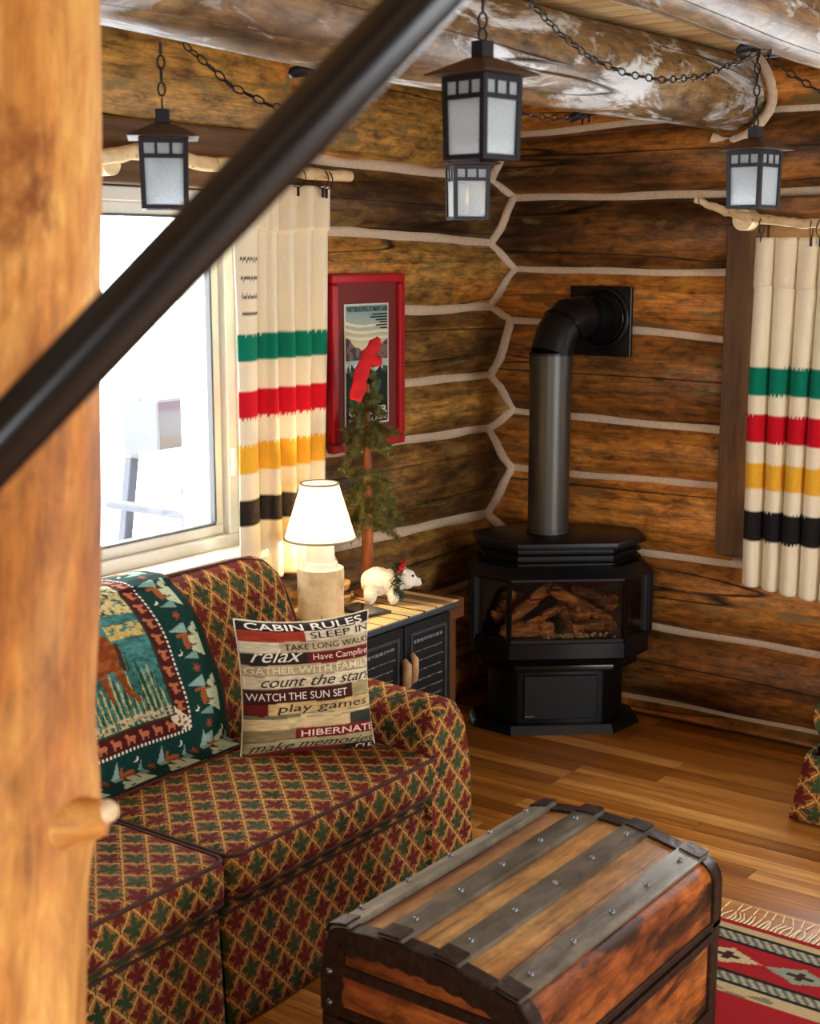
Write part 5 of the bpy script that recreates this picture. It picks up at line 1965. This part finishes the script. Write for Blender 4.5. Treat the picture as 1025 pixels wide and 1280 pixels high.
# ------------------------------------------------------------------ little alpine tree
TRX, TRY = -1.25, -0.235
tree = tag(empty('artificial_tree', (TRX, TRY, tz)), 'small sparse artificial fir tree on a bare red trunk on the cabinet', 'tree')
H = 0.83
log_round('trunk', (0, 0, 0), (0.004, 0.0, H), 0.025, 0.008, M['bark'], tree, seed=3, seg=14, wob=0.004, n=30)
b = MB(); b.lathe([(0, 0), (0.05, 0), (0.05, 0.012), (0.025, 0.02), (0, 0.02)], 24); b.build('stand', M['crate'], tree, smooth=40)
rr = random.Random(5)
V, F = [], []


def needle(c, d, L, w):
    s = d.orthogonal().normalized() * w
    t = d.cross(s).normalized() * w
    i = len(V)
    V.extend([c + s, c - s * 0.5 + t * 0.87, c - s * 0.5 - t * 0.87, c + d * L])
    F.extend([(i, i + 1, i + 3), (i + 1, i + 2, i + 3), (i + 2, i, i + 3)])


stems = MB()
tiers = [(0.27, 0.115, 9), (0.31, 0.125, 10), (0.36, 0.120, 10), (0.41, 0.105, 9), (0.455, 0.085, 6), (0.55, 0.10, 9), (0.60, 0.098, 9), (0.64, 0.085, 8), (0.69, 0.065, 7), (0.74, 0.05, 6), (0.79, 0.035, 5), (0.825, 0.02, 4)]
for z, L, n in tiers:
    for k in range(n):
        a = 6.283 * (k + rr.uniform(-.3, .3)) / n + z * 9
        d = Vector((math.cos(a), math.sin(a), rr.uniform(-0.2, 0.6)))
        if d.y > 0.3:
            d.y *= 0.55
        Lb = L * rr.uniform(0.85, 1.25)
        p0 = Vector((0, 0, z)); prev = p0
        path = [p0]
        for i in range(1, 7):
            t = i / 6
            q = p0 + Vector((d.x, d.y, d.z - 0.5 * t)) * Lb * t
            path.append(q)
        stems.tube(path, [0.0022] * 6 + [0.001], 5)
        for i in range(210):
            t = rr.uniform(0.12, 1.0)
            j = min(5, int(t * 6))
            c = path[j].lerp(path[j + 1], t * 6 - j)
            ax = (path[j + 1] - path[j]).normalized()
            side = Vector((rr.gauss(0, 1), rr.gauss(0, 1), rr.gauss(0, 1)))
            side = (side - ax * side.dot(ax)).normalized()
            needle(c, (ax * 0.75 + side).normalized(), rr.uniform(0.018, 0.034), 0.0017)
stems.build('branches', M['bark'], tree)
o = pydata('needles', V, F, M['needle'], tree, smooth=False); o['kind'] = 'stuff'

# red felt scarf on the tree tip
rp = [(0.05, -0.05, 0.945), (0.02, -0.055, 0.92), (-0.02, -0.06, 0.885), (-0.055, -0.062, 0.845), (-0.072, -0.06, 0.79), (-0.088, -0.055, 0.735)]
V = []
wd = [0.012, 0.030, 0.034, 0.036, 0.040, 0.030]
for i in range(26):
    t = i / 25 * 5
    k = min(4, int(t)); f_ = t - k
    p = Vector(rp[k]).lerp(Vector(rp[k + 1]), f_)
    w = lerp(wd[k], wd[k + 1], f_)
    d = (Vector(rp[min(5, k + 1)]) - Vector(rp[k])).normalized()
    s = Vector((-d.z, 0, d.x)).normalized()
    for j in range(9):
        q = (j / 8 - 0.5) * 2
        V.append(p + s * w * q + Vector((0, -0.014 * (1 - q * q) + 0.004 * math.sin(t * 5 + 3 * q), 0)))
rib = pydata('red_felt_scarf', V, grid_faces(26, 9), M['redfelt'], None)
m = rib.modifiers.new('thickness', 'SOLIDIFY'); m.thickness = 0.012; m.offset = 0
m = rib.modifiers.new('soft', 'SUBSURF'); m.levels = 1; m.render_levels = 1
rib.location = (TRX - 0.045, TRY, tz)
tag(rib, 'bright red felt scarf draped over the tip of the little fir tree', 'scarf')
b = MB()
b.tube([(-0.02, -0.055, 0.885), (0.005, -0.07, 0.868), (0.03, -0.07, 0.868), (0.045, -0.065, 0.882)], [0.02, 0.022, 0.017, 0.008], 10)
o = b.build('scarf_tail', M['redfelt'], rib, smooth=80)

# ------------------------------------------------------------------ hanging lanterns and chains
def chain(b, path, ll=0.034, lw=0.008, wire=0.0024, step=0.027):
    P = [Vector(p) for p in path]
    acc = [0]
    for i in range(1, len(P)):
        acc.append(acc[-1] + (P[i] - P[i - 1]).length)
    n = max(1, int(acc[-1] / step))
    def at(s):
        s = max(0, min(acc[-1] - 1e-6, s))
        k = max(i for i in range(len(acc) - 1) if acc[i] <= s)
        return P[k].lerp(P[k + 1], (s - acc[k]) / (acc[k + 1] - acc[k]))
    for i in range(n):
        s = (i + 0.5) * acc[-1] / n
        c = at(s)
        t = (at(s + step / 2) - at(s - step / 2)).normalized()
        ref = Vector((0.6, -0.8, 0)) if abs(t.z) > 0.9 else Vector((0, 0, 1))
        u = (ref - t * ref.dot(t)).normalized()
        v = t.cross(u)
        if i % 2:
            u, v = v, u
        ring = []
        for k in range(12):
            a = 2 * math.pi * k / 12
            ca, sa = math.cos(a), math.sin(a)
            cen = c + t * ca * (ll / 2 - wire) + u * sa * lw
            outw = (t * ca + u * sa).normalized()
            ring.append([b.bm.verts.new(cen + (outw * math.cos(q) + v * math.sin(q)) * wire) for q in (0, 1.571, 3.142, 4.712)])
        for k in range(12):
            for q in range(4):
                b.bm.faces.new((ring[k][q], ring[(k + 1) % 12][q], ring[(k + 1) % 12][(q + 1) % 4], ring[k][(q + 1) % 4]))


def make_lantern():
    root = empty('hanging_lantern')
    hw, hb = 0.0525, 0.0495
    zt, zb = -0.088, -0.253
    zm = zt - 0.042

    def half(z):
        return lerp(hw, hb, (z - zt) / (zb - zt))
    b = MB(); b.ring((0, 0, -0.006), 0.012, 0.0026, 'y', 18, 6); b.build('top_loop', M['bronze'], root, smooth=60)
    b = MB(); b.box((-0.017, -0.017, -0.052), (0.017, 0.017, -0.018), 0.002, 1); b.build('cap', M['bronze'], root)
    b = MB()
    b.prism([(-.084, -.084), (.084, -.084), (.084, .084), (-.084, .084)], -0.086, -0.0835)
    b.prism([(-.084, -.084), (.084, -.084), (.084, .084), (-.084, .084)], -0.0835, -0.052, top_scale=[(-.022, -.022), (.022, -.022), (.022, .022), (-.022, .022)])
    b.build('roof', M['rust'], root)
    b = MB()
    e = 0.006
    for sx in (-1, 1):
        for sy in (-1, 1):
            b.prism([(sx * hb - e, sy * hb - e), (sx * hb + e, sy * hb - e), (sx * hb + e, sy * hb + e), (sx * hb - e, sy * hb + e)], zb, zt,
                    top_scale=[(sx * hw - e, sy * hw - e), (sx * hw + e, sy * hw - e), (sx * hw + e, sy * hw + e), (sx * hw - e, sy * hw + e)])
    for z, t in ((zt - 0.006, 0.006), (zm, 0.005), (zb + 0.005, 0.005)):
        h = half(z)
        for sg in (-1, 1):
            b.box((-h, sg * h - e * 0.9, z - t), (h, sg * h + e * 0.9, z + t))
            b.box((sg * h - e * 0.9, -h, z - t), (sg * h + e * 0.9, h, z + t))
    for sg in (-1, 1):
        for q in (-1 / 3, 1 / 3):
            b.box((q * hw - 0.003, sg * hw - 0.004, zm), (q * hw + 0.003, sg * hw + 0.004, zt))
            b.box((sg * hw - 0.004, q * hw - 0.003, zm), (sg * hw + 0.004, q * hw + 0.003, zt))
    b.build('frame', M['bronze'], root)
    # panes: shared meshes turned to the four sides
    bm_ = MB(); h0, h1 = half(zm), half(zb)
    V0 = [(-h1 + .005, -h1 - .001, zb + .009), (h1 - .005, -h1 - .001, zb + .009), (h0 - .005, -h0 - .001, zm - .004), (-h0 + .005, -h0 - .001, zm - .004)]
    vs = [bm_.bm.verts.new(p) for p in V0] + [bm_.bm.verts.new((p[0], p[1] + 0.003, p[2])) for p in V0]
    for q in ((0, 1, 2, 3), (7, 6, 5, 4), (0, 4, 5, 1), (1, 5, 6, 2), (2, 6, 7, 3), (3, 7, 4, 0)):
        bm_.bm.faces.new([vs[i] for i in q])
    pane0 = bm_.build('pane', M['seedy'], root)
    sm = MB(); sm.box((-0.0145, -hw - 0.001, zm + .004), (0.0145, -hw + 0.002, zt - .011)); small0 = sm.build('small_pane', M['seedy'], root)
    for k in range(4):
        o = pane0 if k == 0 else link('pane', pane0.data, None, root)
        o.rotation_euler = (0, 0, k * math.pi / 2)
        for q in (-1, 0, 1):
            o = small0 if (k == 0 and q == -1) else link('small_pane', small0.data, None, root)
            o.rotation_euler = (0, 0, k * math.pi / 2)
            o.location = Matrix.Rotation(k * math.pi / 2, 3, 'Z') @ Vector((q * 0.0345, 0, 0))
    b = MB(); b.lathe([(0.0, -0.165), (0.012, -0.16), (0.017, -0.15), (0.014, -0.135), (0.008, -0.12), (0.008, -0.088), (0, -0.088)], 16); b.build('bulb', M['bulb'], root, smooth=60)
    return root


L0 = make_lantern()
def place_lantern(o, top, rz, label, paths):
    o.location = top
    o.rotation_euler = (0, 0, rz)
    o.scale = (0.94,) * 3
    tag(o, label, 'lantern', 'hanging mission lanterns')
    for nm, p in paths:
        b = MB(); chain(b, p)
        c = b.build(nm, M['rust'] if False else M['iron'], None, smooth=60)
        c.parent = o
        c.matrix_parent_inverse = (Matrix.Translation(top) @ Matrix.Rotation(rz, 4, 'Z') @ Matrix.Scale(0.94, 4)).inverted()


lanterns = [L0] + [copy_tree(L0) for _ in range(3)]
place_lantern(lanterns[0], (-2.952, -1.851, 2.320), R(-9), 'dark hanging lantern with white glass hanging straight above the wooden trunk',
              [('chain', [(-2.952, -1.851, 2.326), (-2.952, -1.851, 2.466)])])
place_lantern(lanterns[1], (-2.966, -1.0, 2.243), R(46), 'hanging lantern glowing white in front of the bright window',
              [('chain', [(-2.966, -1.0, 2.255), (-2.966, -1.0, 2.372)]), ('swag_chain', [(-2.875, -0.982, 2.379), (-2.82, -0.978, 2.355), (-2.747, -1.01, 2.295), (-2.659, -1.056, 2.254), (-2.56, -1.066, 2.252), (-2.505, -1.05, 2.29)])])
place_lantern(lanterns[2], (-1.764, -1.02, 2.243), R(48), 'hanging lantern with a glowing filament under the thick log beam',
              [('chain', [(-1.764, -1.02, 2.255), (-1.764, -1.02, 2.364)]), ('swag_chain', [(-1.147, -1.06, 2.352), (-1.225, -1.02, 2.335), (-1.33, -0.99, 2.333), (-1.48, -0.98, 2.345), (-1.60, -1.0, 2.358), (-1.75, -1.02, 2.364)])])
place_lantern(lanterns[3], (-1.493, -1.79, 2.268), R(-9), 'dark hanging lantern on a long chain from the cleat under the pale beam',
              [('chain', [(-1.493, -1.79, 2.275), (-1.49, -1.785, 2.448)]), ('swag_chain', [(-2.60, -1.66, 2.53), (-2.436, -1.643, 2.46), (-2.318, -1.648, 2.41), (-2.191, -1.663, 2.365), (-2.052, -1.687, 2.342), (-1.907, -1.713, 2.34), (-1.702, -1.727, 2.367), (-1.549, -1.749, 2.418), (-1.49, -1.785, 2.448)])])
# filament of the farther lantern
kf = NT('warm_filament'); kf.b.inputs['Emission Color'].default_value = (1.0, 0.62, 0.2, 1); kf.b.inputs['Emission Strength'].default_value = 6.0
b = MB()
for dx in (-0.008, -0.003, 0.003, 0.008):
    b.tube([(dx, 0, -0.20), (dx * 0.6, 0.002, -0.15)], 0.0013, 5)
b.build('filament', kf.m, lanterns[2])

b = MB(); chain(b, [(-1.48, -1.82, 2.425), (-1.472, -1.865, 2.392), (-1.482, -1.95, 2.34), (-1.464, -2.077, 2.29), (-1.45, -2.3, 2.25), (-1.45, -2.6, 2.33), (-1.45, -2.72, 2.44)])
o = b.build('hanging_chain', M['iron'], None, smooth=60)
tag(o, 'loose dark swag chain with no lantern, leading away from the cleat', 'chain')


def cleat(loc, d, label, L=0.15):
    root = tag(empty('iron_cleat', loc), label, 'cleat', 'iron cleats on the beams')
    d = Vector(d).normalized() * L / 2
    b = MB(); b.tube([-d + Vector((0, 0, -0.004)), -d * 0.85, -d * 0.4 + Vector((0, 0, 0.006)), d * 0.4 + Vector((0, 0, 0.006)), d * 0.85, d + Vector((0, 0, -0.004))], [0.006, 0.015, 0.017, 0.017, 0.015, 0.006], 12, flat=0.7); b.build('bar', M['iron'], root, smooth=60)
    for s in (-0.15, 0.25):
        b = MB(); b.ring(d * s + Vector((0, 0, -0.016)), 0.012, 0.003, 'x', 16, 6, mat=Matrix.Rotation(math.atan2(d.y, d.x), 3, 'Z')); b.build('hook', M['iron'], root, smooth=60)
    b = MB(); b.tube([(0, 0, 0), (0, 0, 0.05)], 0.008, 8); b.build('stem', M['iron'], root, smooth=60)


cleat((-1.468, -1.79, 2.462), (0.55, -0.70, 0.08), 'iron cleat under the pale beam holding three chains', 0.15)
cleat((-1.13, -1.05, 2.352), (0.5, -0.7, 0.25), 'small iron cleat under the thick log beam near the stove pipe', 0.11)
cleat((-2.49, -1.03, 2.348), (0.6, -0.6, 0.0), 'iron cleat under the thick log beam half hidden by the stair rail', 0.10)

# ------------------------------------------------------------------ foreground post and stair rail
post = tag(empty('log_post', (-4.33, -2.03, 0)), 'peeled yellow log post with a cut branch stub beside the stair rail', 'post')
cl = [(-4.46, -2.10, 0.0), (-4.35, -2.041, 0.756), (-4.315, -2.024, 0.969), (-4.255, -1.993, 1.338), (-4.213, -1.974, 1.59), (-4.163, -1.942, 1.92), (-4.121, -1.911, 2.211), (-4.06, -1.88, CEIL)]
V, U = [], []
zs = np.linspace(0, CEIL - 0.002, 80)
cxs = np.interp(zs, [p[2] for p in cl], [p[0] for p in cl]); cys = np.interp(zs, [p[2] for p in cl], [p[1] for p in cl])
for i, z in enumerate(zs):
    for k in range(49):
        a = 2 * math.pi * k / 48
        r = 0.124 * (1 + 0.018 * math.sin(2 * a + 3 * z) + 0.015 * math.sin(5.3 * z + a) + 0.012 * math.sin(11 * z + 3 * a))
        # swelling round the stub
        dz = (z - 1.24) / 0.07
        da = (a - R(300) + math.pi) % (2 * math.pi) - math.pi
        r += 0.016 * math.exp(-dz * dz - (da / 0.5) ** 2)
        V.append((cxs[i] + r * math.cos(a), cys[i] + r * math.sin(a), z)); U.append((z, a * 0.12))
f = [q for q in grid_faces(80, 49)]
f += [tuple(range(48)), tuple(range(79 * 49, 79 * 49 + 48))[::-1]]
snap = before()
o = pydata('trunk', V, f, M['post'], None, uv=U)
bm = bmesh.new(); bm.from_mesh(o.data); bmesh.ops.recalc_face_normals(bm, faces=bm.faces[:]); bm.to_mesh(o.data); bm.free()
b = MB(); b.tube([(-4.275, -2.06, 1.222), (-4.250, -2.115, 1.231), (-4.235, -2.138, 1.236), (-4.222, -2.156, 1.240)], [0.05, 0.036, 0.028, 0.022], 16)
st = b.build('branch_stub', M['post'], None, axis=1, smooth=70)
b = MB(); b.ball((-4.219, -2.157, 1.246), 0.019, 3, (0.8, 0.8, 0.75)); b.build('cut_face', M['cut'], st, smooth=30)
b = MB(); b.ball((-4.202, -2.075, 1.345), 0.024, 3, (0.5, 0.8, 1.2)); b.build('knot', M['cut'], None, smooth=80)
adopt(post, [q for q in before() - snap if q.parent is None])

ra, rb_ = Vector((-4.61, -2.5, 1.757)), Vector((-4.366, -2.729, 2.096))
dr = (rb_ - ra)
p0, p1 = ra - dr * 1.6, ra + dr * 2.45
rail = tag(empty('stair_handrail', tuple(p0)), 'black steel stair handrail slanting up past the log post', 'handrail')
snap = before()
b = MB()
t = dr.normalized()
view = (ra.lerp(rb_, 0.5) - CAM).normalized()
side = t.cross(view).normalized()
out = t.cross(side).normalized()
sec = []
hw = 0.0235
for k in range(24):
    a = 2 * math.pi * k / 24
    # rounded square standing on its edge
    q = (abs(math.cos(a)) ** 3.2 + abs(math.sin(a)) ** 3.2) ** (-1 / 3.2)
    sec.append((hw * 0.93 * q * math.cos(a + R(38)), hw * 0.93 * q * math.sin(a + R(38))))
n = 24
vs = []
for i in range(n + 1):
    c = p0.lerp(p1, i / n)
    vs.append([b.bm.verts.new(c + side * u + out * v) for u, v in sec])
for i in range(n):
    for k in range(24):
        b.bm.faces.new((vs[i][k], vs[i][(k + 1) % 24], vs[i + 1][(k + 1) % 24], vs[i + 1][k]))
b.bm.faces.new(vs[0]); b.bm.faces.new(vs[-1][::-1])
b.build('rail', M['rail'], None, smooth=50)
b = MB(); q = ra - dr * 1.45; b.tube([(q.x, q.y, 0.0), (q.x, q.y, q.z)], 0.018, 12); b.build('newel', M['rail'], None, smooth=50)
b = MB(); q = ra + dr * 2.4; b.tube([(q.x, q.y, q.z), (q.x, q.y, CEIL)], 0.014, 12); b.build('top_bracket', M['rail'], None, smooth=50)
adopt(rail, [q for q in before() - snap if q.parent is None])
